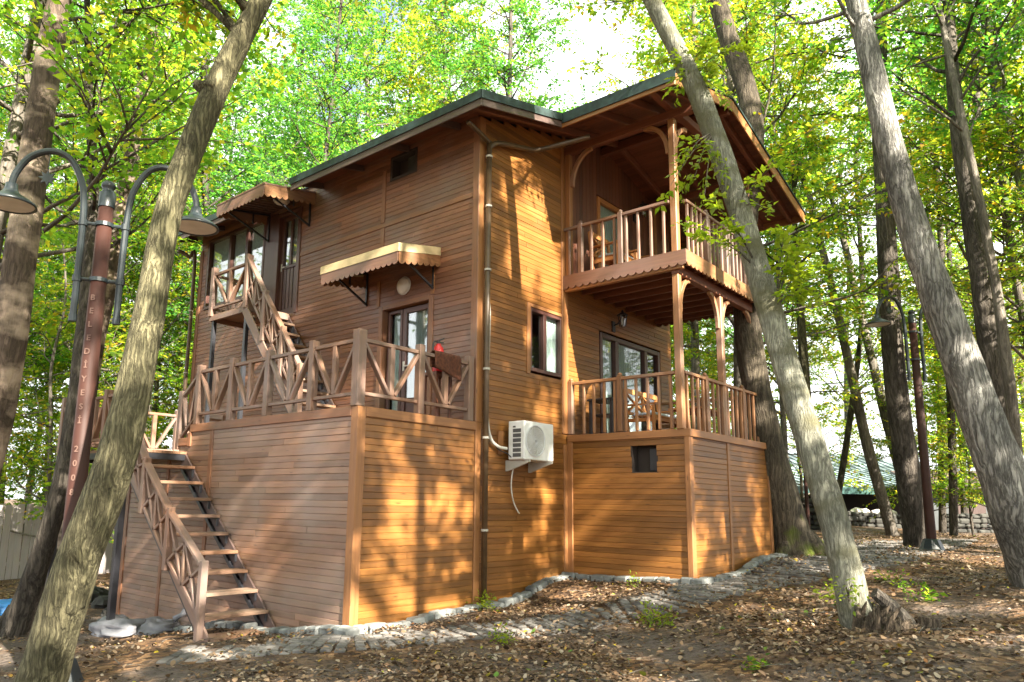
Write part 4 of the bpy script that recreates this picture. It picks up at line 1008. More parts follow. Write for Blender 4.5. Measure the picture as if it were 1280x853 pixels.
mb = MB(); mb.beam((-.1, .1, .0), (-.1, .1, .7), .025, .025); mb.beam((.18, .1, 0), (.18, .1, .7), .025, .025); mb.beam((-.1, .1, .69), (.18, .1, .69), .025, .025); mb.build('rack', 'steel', b_)
vs = []; 
for k in range(13):
    for j in range(7):
        vs.append((-.08 + .24 * k / 12, .08 - .02 * math.sin(k * 1.3) - .01 * j * .3, .705 - .42 * j / 6))
MB().add(vs, [(k * 7 + j, k * 7 + 7 + j, k * 7 + 8 + j, k * 7 + j + 1) for k in range(12) for j in range(6)]).build('cloth', 'pinkcloth', b_, smooth=True)

fe = empty('fire_extinguisher', (-.55, .24, 2.60 + .68)); tag(fe, 'red fire extinguisher standing behind the cloth on the terrace railing', 'fire extinguisher')
MB().lathe([(.001, 0), (.075, 0), (.08, .02), (.08, .30), (.07, .36), (.035, .40), (.03, .42), (.001, .42)], (0, 0, 0), 20).build('cylinder', 'red', fe, smooth=True)
mb = MB().lathe([(.025, .42), (.025, .46), (.001, .46)], (0, 0, 0), 12); mb.beam((-.01, 0, .46), (.11, 0, .52), .02, .016); mb.beam((-.01, 0, .45), (.10, 0, .45), .02, .016); mb.build('valve', 'steel', fe)
MB().tube(smooth_line([Vector(p) for p in [(-.02, 0, .45), (-.1, 0, .42), (-.11, -.01, .25), (-.09, -.02, .08)]], 5), .012, 8).build('hose', 'steel', fe, smooth=True)
cr = empty('plant_stand', (-.55, .24, 2.60)); tag(cr, 'dark crate on the terrace holding up the red fire extinguisher', 'crate')
mb = MB(); mb.box((-.16, -.13, 0), (.16, .13, .03)); mb.box((-.16, -.13, .63), (.16, .13, .675))
for a in (-.14, .14):
    for c in (-.11, .11): mb.box((a - .02, c - .02, .03), (a + .02, c + .02, .63))
mb.build('crate_frame', 'dark_wood', cr)
def cloth(name, mat, label, x0, x1, y, zrail, front, back, cat, skew=0.0):
    vs = []; nx, nz = 15, 16; fs = []
    for k in range(nx):
        f = k / (nx - 1); x = x0 + (x1 - x0) * f; Lf = front * (1 - skew * (1 - f)); Lb = back
        tot = Lf + .07 + Lb
        for j in range(nz):
            s = tot * j / (nz - 1); wv = .012 * math.sin(f * 11 + j * .25)
            if s < Lf: vs.append((x + wv * .5, y - .045 + wv, zrail - (Lf - s)))
            elif s < Lf + .07: vs.append((x, y - .045 + (s - Lf) * 1.2, zrail + .014 * math.sin((s - Lf) / .07 * math.pi) + .006))
            else: vs.append((x, y + .045 + wv, zrail - (s - Lf - .07)))
    fs = [(k * nz + j, k * nz + j + 1, (k + 1) * nz + j + 1, (k + 1) * nz + j) for k in range(nx - 1) for j in range(nz - 1)]
    o = MB().add(vs, fs).build(name, mat, None, smooth=True); so_ = o.modifiers.new('s', 'SOLIDIFY'); so_.thickness = .012
    tag(o, label, cat)
cloth('rug', 'rug', 'brown shaggy cloth draped over the terrace railing beside the corner', -.88, -.36, .02, 3.50, .34, .2, 'rug', skew=.38)

# sack and rubble beside the stair
sk = empty('sack', (-2.75, 4.05, g1(-2.75, 4.05))); tag(sk, 'lumpy white sack lying on the ground under the stair landing', 'sack')
def lump(mb, c, r, seed, n1=14, n2=10):
    vs = []; c = Vector(c)
    for i in range(n2 + 1):
        th = math.pi * i / n2
        for k in range(n1):
            ph = 2 * math.pi * k / n1; d = Vector((math.sin(th) * math.cos(ph), math.sin(th) * math.sin(ph), math.cos(th)))
            q = 1 + .35 * mnoise.noise(d * 1.9 + Vector((seed, 0, 0))) + .16 * mnoise.noise(d * 5 + Vector((seed, 3, 0)))
            vs.append(c + Vector((d.x * r[0] * q, d.y * r[1] * q, d.z * r[2] * q)))
    fs = [(i * n1 + k, (i + 1) * n1 + k, (i + 1) * n1 + (k + 1) % n1, i * n1 + (k + 1) % n1) for i in range(n2) for k in range(n1)]
    mb.add(vs, fs)
mb = MB(); lump(mb, (-.2, .1, .08), (.36, .42, .16), 1.3, 26, 18); lump(mb, (.22, -.15, .06), (.34, .32, .13), 4.1, 26, 18); mb.build('bag', 'sack', sk, smooth=True)
MB().tube([(.42, -.28, .18), (.5, -.34, .24), (.55, -.36, .30)], [.05, .03, .06], 8).build('tied_end', 'sack', sk, smooth=True)

# ------------------------------------------------------------------ lamps on poles
def street_lamp(loc, rz_, label, H=5.0, letters=True):
    r = empty('street_lamp', loc, rz_); tag(r, label, 'street lamp', 'twin arm lamps on the path')
    MB().lathe([(.001, -.05), (.24, -.05), (.245, .02), (.22, .05), (.15, .22), (.12, .24), (.001, .24)], (0, 0, 0), 8).build('base', 'lamp_iron', r)
    MB().lathe([(.100, .2), (.092, 1), (.074, H - .18), (.001, H - .18)], (0, 0, 0), 14).build('pole', 'lamp_pole', r, smooth=True)
    MB().lathe([(.082, H - .26), (.082, H - .10), (.062, H - .09), (.055, H - .05), (.07, H - .035), (.07, H), (.045, H + .03), (.001, H + .035)], (0, 0, 0), 16).build('finial', 'lamp_iron', r, smooth=True)
    for s in (-1, 1):
        pts = [(s * .20, 0, H - 1.45), (s * .20, 0, H - .8), (s * .21, 0, H - .30), (s * .25, 0, H - .02), (s * .38, 0, H + .22), (s * .56, 0, H + .28), (s * .75, 0, H + .18), (s * .86, 0, H - .02), (s * .88, 0, H - .16)]
        a = MB().tube(smooth_line([Vector(p) for p in pts], 6), .034, 10)
        for z in (H - .45, H - 1.05):
            a.tube([(s * .07, 0, z), (s * .20, 0, z)], .020, 8); a.tube([(s * .20, 0, z - .03), (s * .20, 0, z + .03)], .046, 10)
        a.tube([(s * .20, 0, H - 1.5), (s * .20, 0, H - 1.43)], .04, 10)
        # star-shaped ornament hung inside the arch
        st = []
        for k in range(16):
            q = math.pi * k / 8; rr = .085 if k % 2 == 0 else .045; st.append((math.cos(q) * rr, math.sin(q) * rr))
        a.prism(st, (s * .57, -.012, H - .02), (1, 0, 0), (0, 0, 1), (0, 1, 0), .024); a.beam((s * .57, 0, H + .06), (s * .57, 0, H + .27), .008, .008)
        a.build('arm', 'lamp_iron', r, smooth=False)
        hd = MB().lathe([(.03, .14), (.055, .13), (.06, .07), (.075, .04), (.10, .015), (.20, -.04), (.245, -.075), (.25, -.10), (.235, -.10), (.22, -.085), (.08, -.04), (.001, -.03)], (s * .88, 0, H - .26), 24)
        ho = hd.build('lamp_head', 'lamp_iron', r, smooth=True)
        MB().lathe([(.225, -.088), (.215, -.094), (.001, -.096)], (s * .88, 0, H - .26), 24).build('lens', 'lens', ho)
    mb = MB()
    for z in (H - .45, H - 1.05): mb = MB().lathe([(.076, z - .02), (.09, z - .02), (.09, z + .02), (.076, z + .02)], (0, 0, 0), 16); mb.build('collar', 'lamp_iron', r)
    return r
def pole_letters(r, text, z0, step, ang, size=.082, rad=.101):
    for i, ch in enumerate(text):
        if ch == ' ': continue
        cu = bpy.data.curves.new('letter', 'FONT'); cu.body = ch; cu.size = size; cu.align_x = 'CENTER'; cu.extrude = .002; cu.offset = .002
        tmp = bpy.data.objects.new('tmp', cu); me = bpy.data.meshes.new_from_object(tmp); bpy.data.objects.remove(tmp)
        me.materials.append(M['letter']); o = bpy.data.objects.new('letter', me); COL.objects.link(o); o.parent = r
        z = z0 - i * step
        rr = .0925 - .0185 * (z - 1) / 3.82 + .0015
        o.location = (math.sin(ang) * rr, -math.cos(ang) * rr, z); o.rotation_euler = (R(90), 0, ang)
lpos = at(55, 853, 7.0)
lampL = street_lamp((-4.97, .85, g1(-4.97, .85)), R(-30), 'tall brown twin arm street lamp behind the leaning trunk beside the stair')
pole_letters(lampL, 'BELEDİYESİ', 3.72, .14, R(-18)); pole_letters(lampL, '2008', 2.18, .14, R(-18))
lampR = street_lamp((9.72, -3.86, g1(9.72, -3.86)), R(-35), 'brown twin arm street lamp on the leafy ground before the far pavilion')

# ------------------------------------------------------------------ trees
def spray_mesh(P, D, K, L, tw, rng, droop=.12):
    """K leaves on either side of a twig at every anchor"""
    N = len(P); up = np.array([0, 0, 1.0])
    D = D + rng.normal(0, .35, (N, 3)); D[:, 2] *= .55; D /= np.linalg.norm(D, axis=1, keepdims=True) + 1e-9
    S = np.cross(D, up); S /= np.linalg.norm(S, axis=1, keepdims=True) + 1e-9
    roll = rng.normal(0, .45, (N, 1)); Nn = np.cross(S, D); S2 = S * np.cos(roll) + Nn * np.sin(roll); Nn = np.cross(S2, D); S = S2
    out = []
    sc_ = rng.uniform(.75, 1.3, (N, 1)) * L
    for k in range(K):
        t = (k + .6) / K; s = 1 if k % 2 else -1
        if k == K - 1: s = 0
        pos = P + D * (t * tw * sc_ / L) - up * (droop * t * t * tw) + rng.normal(0, .025, (N, 3))
        a = rng.uniform(.6, 1.2, (N, 1)) * s
        dl = D * np.cos(a) + S * np.sin(a) + Nn * rng.normal(-.1, .35, (N, 1)); dl /= np.linalg.norm(dl, axis=1, keepdims=True)
        wv = np.cross(Nn + rng.normal(0, .35, (N, 3)), dl); wv /= np.linalg.norm(wv, axis=1, keepdims=True) + 1e-9
        nn = np.cross(dl, wv); l_ = sc_ * rng.uniform(.7, 1.15, (N, 1))
        out.append(np.stack([pos, pos + dl * l_ * .42 + wv * l_ * .29 + nn * l_ * .05, pos + dl * l_ - nn * l_ * .14, pos + dl * l_ * .42 - wv * l_ * .29 + nn * l_ * .05], 1))
    V = np.concatenate(out, 0).reshape(-1, 3); F = np.arange(len(V)).reshape(-1, 4)
    return V, F
def limb_path(p, d, L, rng, nseg=6, lift=.05, jit=.14):
    pts = [Vector(p)]; d = Vector(d).normalized()
    for _ in range(nseg):
        d = (d + Vector((rng.normal(0, jit), rng.normal(0, jit), rng.normal(lift, jit * .7)))).normalized(); pts.append(pts[-1] + d * (L / nseg))
    return pts
def make_tree(name, loc, line, radii, barkm, leafm, label, group=None, seed=0, limbs=24, start=.45, limb_len=2.6, K=11, L=.11, tw=.45, sub=5, dens=.30, sides=14, flare=0, twigs=False, lines_only=False, wob=.14, elev=(5, 55), zmin=None, cat='tree', az_bias=None):
    """line: trunk points relative to loc; limbs leave it above the fraction 'start'"""
    rng = np.random.default_rng(seed)
    root = empty(name, loc); tag(root, label, cat, group)
    ln = smooth_line([Vector(p) for p in line], 7); n_ = len(ln)
    rr = np.interp(np.linspace(0, len(radii) - 1, n_), range(len(radii)), radii)
    if flare:
        for i in range(n_):
            h = (ln[i] - ln[0]).length; rr[i] *= 1 + flare * math.exp(-h / .38)
    mb = MB().tube(ln, list(rr), sides, wob=wob, seed=seed)
    if flare > .4:                                   # buttress roots
        for k in range(6):
            a = 2 * math.pi * k / 6 + rng.uniform(-.3, .3); r0 = rr[0] * .7
            c = ln[0]; q = Vector((math.cos(a), math.sin(a), 0))
            mb.tube([c + q * r0 * .3 + Vector((0, 0, .55)), c + q * r0 * .85 + Vector((0, 0, .28)), c + q * r0 * 1.35 + Vector((0, 0, .08)), c + q * r0 * 1.9 + Vector((0, 0, -.1))], [r0 * .32, r0 * .36, r0 * .26, r0 * .1], 8, wob=.2, seed=k)
    AP = []; AD = []
    for i in range(limbs):
        f = start + (1 - start) * ((i + rng.uniform(0, 1)) / limbs); q = f * (n_ - 1); k = min(int(q), n_ - 2); p = ln[k].lerp(ln[k + 1], q - k)
        az = i * 2.4 + rng.uniform(-.5, .5)
        if az_bias is not None: az = az_bias + rng.normal(0, .8)
        el = R(rng.uniform(*elev)); d = Vector((math.cos(az) * math.cos(el), math.sin(az) * math.cos(el), math.sin(el)))
        tf = (f - start) / (1 - start + 1e-6); LL = limb_len * (1.05 - .65 * tf) * rng.uniform(.7, 1.2); r0 = float(np.interp(q, range(n_), rr)) * .42
        r0 = min(r0, .012 + LL * .010)
        pts = limb_path(p, d, LL, rng); mb.tube(pts, list(np.linspace(r0, .008, len(pts))), 6)
        for j in range(2, len(pts)):
            AP.append(pts[j]); AD.append((pts[j] - pts[j - 1]).normalized())
        for s in range(sub):
            g = rng.uniform(.25, .95) * (len(pts) - 1); k2 = min(int(g), len(pts) - 2); p2 = pts[k2].lerp(pts[k2 + 1], g - k2)
            b = (pts[k2 + 1] - pts[k2]).normalized(); sd_ = b.cross(Vector((0, 0, 1))).normalized() * (1 if s % 2 else -1)
            d2 = (b * .7 + sd_ * rng.uniform(.5, 1.1) + Vector((0, 0, rng.normal(.05, .25)))).normalized(); L2 = LL * rng.uniform(.3, .55)
            pt2 = limb_path(p2, d2, L2, rng, 4, .03, .16); mb.tube(pt2, list(np.linspace(r0 * .38, .004, 5)), 4)
            m_ = max(2, int(L2 / dens))
            for j in range(m_):
                h = (j + rng.uniform(.2, 1)) / m_ * 4; k3 = min(int(h), 3); AP.append(pt2[k3].lerp(pt2[k3 + 1], h - k3)); AD.append((pt2[k3 + 1] - pt2[k3]).normalized())
    AP = np.array([tuple(p) for p in AP]); AD = np.array([tuple(p) for p in AD])
    if zmin is not None:
        ok = AP[:, 2] + loc[2] > zmin; AP = AP[ok]; AD = AD[ok]
    mb.build('trunk', barkm, root, smooth=True)
    V, F = spray_mesh(AP, AD, K, L, tw, rng); np_mesh('crown', V, F, leafm, root)
    return root
def rel(pts, base): return [tuple(Vector(p) - Vector(base)) for p in pts]
def px_tree(name, spec, radii, up_len, lean=None, **kw):
    """trunk through points of known distance, carried on upward beyond the frame"""
    pts = [at(*q) for q in spec]
    base = pts[0].copy(); gzb = g1(base.x, base.y)
    d0 = (pts[1] - pts[0]).normalized()
    if base.z > gzb:
        base = base - d0 * ((base.z - gzb + .12) / max(d0.z, .3)); pts.insert(0, base); radii = [radii[0] * 1.12] + list(radii)
    d = (pts[-1] - pts[-2]).normalized(); 
    if lean is not None: d = (d + Vector(lean)).normalized()
    n_ = 4
    for k in range(n_): 
        d = (d + Vector((rnd.uniform(-.1, .1), rnd.uniform(-.1, .1), .12))).normalized(); pts.append(pts[-1] + d * up_len / n_); radii = list(radii) + [radii[-1] * .80]
    return make_tree(name, tuple(pts[0]), rel(pts, pts[0]), radii, **kw)

# foreground and named trunks
px_tree('leaning_tree', [(48, 862, 5.6), (92, 720, 5.7), (150, 560, 5.85), (185, 400, 6.1), (212, 262, 6.4), (262, 130, 6.8), (318, 15, 7.2)], [.18, .165, .150, .125, .118, .115, .10], 4.5, barkm='bark_olive', leafm='leaf_yellow',
    label='olive barked tree leaning across the front of the stair, nearest to the viewer', seed=101, limbs=40, start=.60, zmin=5.3, limb_len=2.6, L=.10, K=12, sub=7, dens=.2, wob=.10, sides=20, elev=(15, 65), az_bias=R(118))
def knot(tree, pts, rad, seed, bm):
    m_ = MB(); o_ = tree.location
    m_.tube([Vector(p) - o_ for p in pts], rad, 10, wob=.3, seed=seed); m_.build('knot', bm, tree, smooth=True)
T1 = next(o for o in COL.objects if o.name == 'leaning_tree')
c_ = at(90, 690, 5.66); knot(T1, [c_ + RT * .10, c_ - RT * .01, c_ - RT * .06 - FW * .02], [.13, .085, .03], 3, 'bark_olive')
c_ = at(84, 762, 5.55); knot(T1, [c_ + FW * .10, c_ + FW * .005, c_ - FW * .022], [.085, .055, .02], 5, 'bark_olive')
c_ = at(266, 112, 6.8); knot(T1, [c_ + RT * .04, c_ - RT * .10 + UP * .02, c_ - RT * .16 + UP * .05], [.10, .07, .05], 8, 'bark_olive')
px_tree('tall_tree', [(-40, 660, 9.3), (8, 450, 9.3), (30, 290, 9.5), (62, 70, 10.0)], [.235, .205, .19, .16], 6, barkm='bark_peel', leafm='leaf_green',
    label='thick trunk with peeling pale and dark bark at the left edge', seed=2, limbs=34, start=.58, zmin=7.2, limb_len=2.8, L=.10, wob=.12, sides=18, sub=7, dens=.22)
px_tree('crooked_tree', [(22, 788, 11.3), (50, 700, 11.3), (78, 600, 11.4), (98, 470, 11.8), (112, 330, 12.3)], [.20, .155, .14, .125, .11], 6, barkm='bark_black', leafm='leaf_green',
    label='dark crooked trunk behind the lamp pole near the weathered fence', seed=3, limbs=18, start=.55, zmin=5.5, limb_len=2.4, L=.10, flare=.5)
px_tree('forked_tree', [(98, 560, 14.5), (118, 430, 14.6), (140, 330, 14.8), (160, 225, 15)], [.20, .19, .18, .16], 7, barkm='bark_peel', leafm='leaf_yellow',
    label='pale sunlit trunk that forks above the lamp, left of the cabin', seed=4, limbs=20, start=.55, zmin=6.0, limb_len=2.6, L=.10)
px_tree('leaning_tree', [(1072, 776, 7.2), (1045, 660, 7.35), (1002, 520, 7.7), (962, 390, 8.1), (925, 265, 8.6), (880, 135, 9.1), (845, 60, 9.5), (812, -5, 9.8)], [.155, .138, .138, .136, .134, .128, .118, .105], 4.5, barkm='bark_pale', leafm='leaf_yellow',
    label='pale mossy tree leaning in front of the balcony, beside the broken stump', seed=5, limbs=20, start=.66, limb_len=2.5, L=.10, wob=.10, sides=20, flare=.12)
px_tree('old_tree', [(992, 692, 13.2), (962, 560, 13.3), (938, 440, 13.6), (930, 300, 14.0), (940, 150, 14.6), (905, 30, 15.2)], [.36, .26, .245, .23, .21, .19], 4.5, barkm='bark_dark', leafm='leaf_green',
    label='massive dark trunk with mossy flared roots close behind the porch corner', seed=6, limbs=22, start=.68, limb_len=3, L=.11, flare=.55, sides=18)
px_tree('big_tree', [(1300, 705, 9.0), (1268, 630, 9.0), (1228, 525, 9.2), (1192, 425, 9.4), (1152, 315, 9.7), (1112, 180, 10.1), (1082, 50, 10.6)], [.33, .275, .245, .215, .19, .165, .15], 5, barkm='bark_grey', leafm='leaf_green',
    label='big grey furrowed trunk leaning in from the right edge', seed=7, limbs=22, start=.62, limb_len=2.8, L=.10, wob=.12, sides=22, flare=.3)
px_tree('dark_tree', [(1148, 678, 16.0), (1130, 560, 16), (1116, 440, 16.2), (1108, 300, 16.6), (1100, 130, 17.4)], [.29, .235, .22, .2, .17], 7, barkm='bark_black', leafm='leaf_green',
    label='straight dark trunk just behind the right hand lamp pole', seed=8, limbs=22, start=.6, limb_len=2.8, L=.11)
px_tree('twin_tree', [(1268, 640, 14), (1240, 470, 14.2), (1222, 330, 14.5), (1196, 150, 15.2), (1186, 20, 16)], [.21, .175, .16, .14, .11], 4, barkm='bark_black', leafm='leaf_cool',
    label='dark slender trunk with a thin twin stem beyond the grey leaning trunk', seed=9, limbs=34, start=.42, limb_len=3.0, L=.11, K=12)
px_tree('thin_tree', [(1275, 610, 13.5), (1262, 480, 13.6), (1240, 330, 14), (1205, 160, 14.6), (1180, 40, 15.4)], [.10, .09, .085, .07, .06], 3, barkm='bark_wood', leafm='leaf_cool',
    label='thin grey stem rising beside the dark slender trunk on the right', seed=10, limbs=18, start=.4, limb_len=2.2, L=.11)
px_tree('thin_tree', [(1330, 560, 16), (1282, 250, 17), (1252, 110, 18)], [.17, .14, .12], 4, barkm='bark_grey', leafm='leaf_cool',
    label='pale straight stem in the dark leaves of the upper right corner', seed=11, limbs=30, start=.3, limb_len=2.8, L=.115, K=12)
px_tree('slender_tree', [(1112, 655, 22), (1085, 560, 22), (1058, 440, 22.5), (1030, 320, 23), (990, 170, 25)], [.17, .15, .13, .11, .08], 3, barkm='bark_wood', leafm='leaf_yellow',
    label='slender crooked stem left of the right hand lamp, in front of the teal roof', seed=12, limbs=14, start=.5, limb_len=3, L=.13, K=9)
px_tree('slender_tree', [(1142, 648, 24), (1112, 540, 24), (1080, 410, 25), (1052, 290, 26)], [.17, .15, .13, .10], 4, barkm='bark_wood', leafm='leaf_yellow',
    label='slender pale stem between the crooked stem and the right hand lamp', seed=13, limbs=14, start=.5, limb_len=3, L=.13, K=9)
for i, (bx, tx, d_) in enumerate(((1178, 1166, 24), (1192, 1180, 21), (1206, 1190, 26), (1042, 1078, 25))):
    px_tree('slender_tree', [(bx, 655, d_), ((bx + tx) / 2 + 3, 520, d_), (tx, 380, d_ + .5), (tx - 8, 220, d_ + 2)], [.11, .10, .085, .07], 4, barkm='bark_black', leafm='leaf_green',
        label=['dark slender stem nearest the right of the lamp', 'darkest slender stem between the lamp and the grey shed', 'slender stem in front of the grey shed', 'slender stem beside the mossy trunk at the teal roof'][i], seed=20 + i, limbs=16, start=.38, limb_len=2.8, L=.12, K=10, group='slender stems before the far buildings')
# mossy little trunk by the path, and young shoots on the pale tree
px_tree('mossy_tree', [(1040, 672, 17.5), (1022, 600, 17.6), (1008, 500, 18), (1000, 380, 18.6)], [.17, .14, .12, .10], 4, barkm=bark('bark_moss', (.07, .06, .04), (.16, .15, .08), moss=1.0, mossz=2.5, mossbase=.0), leafm='leaf_green', label='short mossy green trunk beyond the pale leaning tree', seed=30, limbs=16, start=.55, limb_len=2.4, L=.12)

# woodland: a few kinds, many trees
def proto(name, h, crown0, r, limbs, ll, leafm, barkm, seed, label, group, L=.12, K=13, sub=8, dens=.30, bend=.6, elev=(0, 50)):
    rng = np.random.default_rng(seed); pts = [(0, 0, -.15)]
    for k in range(1, 6): pts.append((rng.normal(0, bend * .3 * k / 5), rng.normal(0, bend * .3 * k / 5), h * k / 5))
    return make_tree(name, (0, 0, 0), pts, list(np.linspace(r, r * .3, 6)), barkm, leafm, label, group, seed, limbs, crown0 / h, ll, K, L, .5, sub, dens, 10, elev=elev)
G = 'trees of the woodland round the cabin'
protos = {
 'green': proto('woodland_tree', 22, 5.0, .14, 62, 4.0, 'leaf_green', 'bark_wood', 41, 'tall green tree of the wood behind the cabin', G),
 'cool': proto('woodland_tree', 23, 6.0, .15, 62, 4.2, 'leaf_cool', 'bark_black', 42, 'tall deep green tree of the wood beyond the clearing', G),
 'yellow': proto('woodland_tree', 19, 4.0, .12, 54, 3.6, 'leaf_yellow', 'bark_wood', 43, 'yellowing slender tree of the wood behind the cabin', G),
 'young': proto('young_tree', 8, 1.0, .06, 34, 2.4, 'leaf_yellow', 'bark_wood', 44, 'young yellow green tree in the undergrowth of the wood', 'young trees in the undergrowth', L=.12, elev=(-5, 40)),
 'young2': proto('young_tree', 6.0, .7, .05, 30, 2.1, 'leaf_green', 'bark_black', 45, 'young green tree in the undergrowth of the wood', 'young trees in the undergrowth', L=.12, elev=(-5, 40)),
}
protos['shade'] = proto('shade_tree', 20, 5.0, .18, 30, 4.2, 'leaf_green', 'bark_wood', 46, 'green tree added out of view on the sunny side to dapple the cabin', 'trees added on the sunny side', L=.15, K=14, sub=9, dens=.14)  # added unseen trees, crowns clumped so wide gaps pass full sun patches
used = set()
def place(kind, x, y, s, rz_, label=None, tilt=(0, 0)):
    p = protos[kind]
    o = p if kind not in used else copy_tree(p)
    used.add(kind); o.location = (x, y, g1(x, y)); o.scale = (s, s, s); o.rotation_euler = (tilt[0], tilt[1], rz_)
    if label: o['label'] = label
    return o
CP = []
def free(x, y, dmin):
    if -4.2 < x < 8.6 and -6 < y < 11.2: return False
    if math.hypot(x - CAM.x, y - CAM.y) < 11: return False
    return all((x - a) ** 2 + (y - b) ** 2 > dmin * dmin for a, b in CP)
def px_of(x, y, z):
    v = Vector((x, y, z)) - CAM; w_ = v.dot(FW); return PX + F_PX * v.dot(RT) / w_, PY - F_PX * v.dot(UP) / w_, w_
wr = random.Random(5)
cnt = 0
for _ in range(6000):
    if cnt >= 102: break
    a = YAW + R(wr.uniform(-48, 46)); d = 13 + 40 * wr.random() ** .8
    x = CAM.x + math.sin(a) * d; y = CAM.y + math.cos(a) * d
    if not free(x, y, 2.2): continue
    u, v, w_ = px_of(x, y, 2)
    if w_ < 2: continue
    if 985 < u < 1240 and d < 32 and x > 8: continue                    # clearing with the path and the far pavilion
    kind = wr.choices(['green', 'cool', 'yellow', 'young', 'young2'], [3.2, 2.6, 1.8, 2.0, 1.4])[0]
    s = wr.uniform(.8, 1.15)
    if u < 430: kind = wr.choices(['green', 'cool', 'yellow', 'young', 'young2'], [2.6, 2.0, 2.0, 2.8, 2.2])[0]
    if 655 < u < 845:
        if (d < 26 or 680 < u < 800) and not kind.startswith('young'): continue
        s *= .62 if not 690 < u < 810 else .45
    if 975 < u < 1110 and wr.random() < .8: continue
    if u > 940 and wr.random() < .5: continue
    if u > 940 and not kind.startswith('young'): kind = wr.choice(['yellow', 'yellow', 'green'])
    if 380 < u < 655 and not kind.startswith('young'): s *= 1.22
    CP.append((x, y)); cnt += 1
    place(kind, x, y, s, wr.uniform(0, 6.28), tilt=(wr.uniform(-.06, .06), wr.uniform(-.06, .06)))
for px_, d_, k, s_ in ((1165, 23, 'young', .8), (1215, 22, 'young2', .8), (1250, 20, 'young', .8), (1004, 29, 'young', 1.1)):
    p_ = at(px_, 650, d_); place(k, p_.x, p_.y, s_, d_ * 1.3)
# trees added on the sunny side, out of frame, to dapple cabin and ground
for i, (x, y, sc0, rz0) in enumerate(((-3.6, -12.5, .9, 0), (4.6, -12.2, .85, 2.2), (8.8, -10.8, .8, 3.1), (-7.5, -13.5, .9, 4), (2.6, -17, .8, 5), (-1.5, -18, 1.1, 5.6), (-13, -5, .9, 1.4), (-13, 5.5, 1, 2.4), (14, -10, .9, 3.4))):
    place('shade', x, y, sc0, rz0)

# ------------------------------------------------------------------ stump, sprouts, small plants
sb = at(1074, 774, 7.05); sbz = g1(sb.x, sb.y)
stp = empty('tree_stump', (sb.x, sb.y, sbz)); tag(stp, 'broken rotten stump with splintered wood at the foot of the pale leaning tree', 'stump')
mb = MB(); r_ = random.Random(4)
side = RT.copy(); side.z = 0; side.normalize(); fwd = Vector((FW.x, FW.y, 0)).normalized()
for k in range(46):
    a = r_.uniform(-.08, .36); c = side * a + fwd * r_.uniform(-.16, .2); h = .82 * max(.05, (.36 - abs(a - .06) * .62) * r_.uniform(.5, 1.1))
    t = side * r_.uniform(-.02, .16) + fwd * r_.uniform(-.1, .1)
    mb.tube([c + Vector((0, 0, -.08)), c + Vector((0, 0, h * .55)) + t * .4, c + t + Vector((0, 0, h))], [r_.uniform(.035, .07), r_.uniform(.03, .055), .006], 6, wob=.35, seed=k)
mb.build('splinters', 'stump', stp)
MB().tube([side * .16 + Vector((0, 0, .34)), side * .30 + Vector((0, 0, .23)), side * .46 - fwd * .02 + Vector((0, 0, .06)), side * .52 + Vector((0, 0, -.05))], [.05, .07, .075, .06], 9, wob=.3, seed=3).build('fallen_limb', 'bark_black', stp)
MB().tube([side * .63 - fwd * .05 + Vector((0, 0, -.06)), side * .64 - fwd * .05 + Vector((0, 0, .13))], [.115, .095], 12, wob=.2, seed=9).build('cut_stub', 'stump', stp, smooth=False)

def plant(name, loc, label, cat, hgt, spread, n_, L, leafm, seed, group=None, low=False, K=6):
    rng = np.random.default_rng(seed); root = empty(name, loc); tag(root, label, cat, group); mb = MB(); AP = []; AD = []
    for k in range(n_):
        az = rng.uniform(0, 6.28); e = R(rng.uniform(15, 80)); d = Vector((math.cos(az) * math.cos(e), math.sin(az) * math.cos(e), math.sin(e)))
        pts = limb_path((rng.normal(0, spread * .15), rng.normal(0, spread * .15), -.02), d, hgt * rng.uniform(.6, 1.1), rng, 4, 0, .2); mb.tube(pts, [.006, .005, .004, .003, .002], 4)
        for j in (2, 3, 4): AP.append(tuple(pts[j])); AD.append(tuple((pts[j] - pts[j - 1]).normalized()))
    mb.build('stem', 'bark_wood', root); V, F = spray_mesh(np.array(AP), np.array(AD), K, L, .14, rng, .05); np_mesh('leaves', V, F, leafm, root)
def on_ground(px, py): p = hit(px, py); return (p.x, p.y, g1(p.x, p.y))
plant('weed', on_ground(818, 780), 'yellow green weed tuft beside the path, before the porch corner', 'weed', .15, .3, 14, .045, 'leaf_fresh', 1)
plant('weed', on_ground(630, 806), 'pale weed tuft in front of the path near the middle of the picture', 'weed', .09, .2, 8, .04, 'leaf_fresh', 2)
plant('weed', on_ground(1047, 752), 'bright green leaves at the foot of the pale tree, on its path side', 'weed', .2, .2, 7, .06, 'leaf_fresh', 3)
plant('weed', on_ground(1108, 728), 'green seedling behind the broken stump', 'weed', .09, .2, 4, .05, 'leaf_green', 4)
plant('weed', on_ground(1150, 750), 'two leaved seedling on the litter right of the broken stump', 'weed', .14, .15, 5, .07, 'leaf_green', 5)
plant('weed', on_ground(1128, 735), 'low leafy seedling between the stump and the lamp', 'weed', .08, .35, 5, .045, 'leaf_green', 6)
plant('weed', on_ground(608, 764), 'low yellowing weed at the kerb under the rain pipe', 'weed', .16, .25, 12, .05, 'leaf_fresh', 7)
plant('weed', on_ground(799, 736), 'small sprout against the porch kerb', 'weed', .10, .1, 4, .04, 'leaf_fresh', 8)
plant('shrub', on_ground(1255, 664), 'dark green bush at the foot of the grey leaning trunk', 'shrub', .75, .6, 40, .09, 'leaf_green', 9, K=9)
plant('weed', on_ground(935, 838), 'flat green leaves in the litter at the bottom of the picture', 'weed', .05, .2, 4, .06, 'leaf_green', 10)

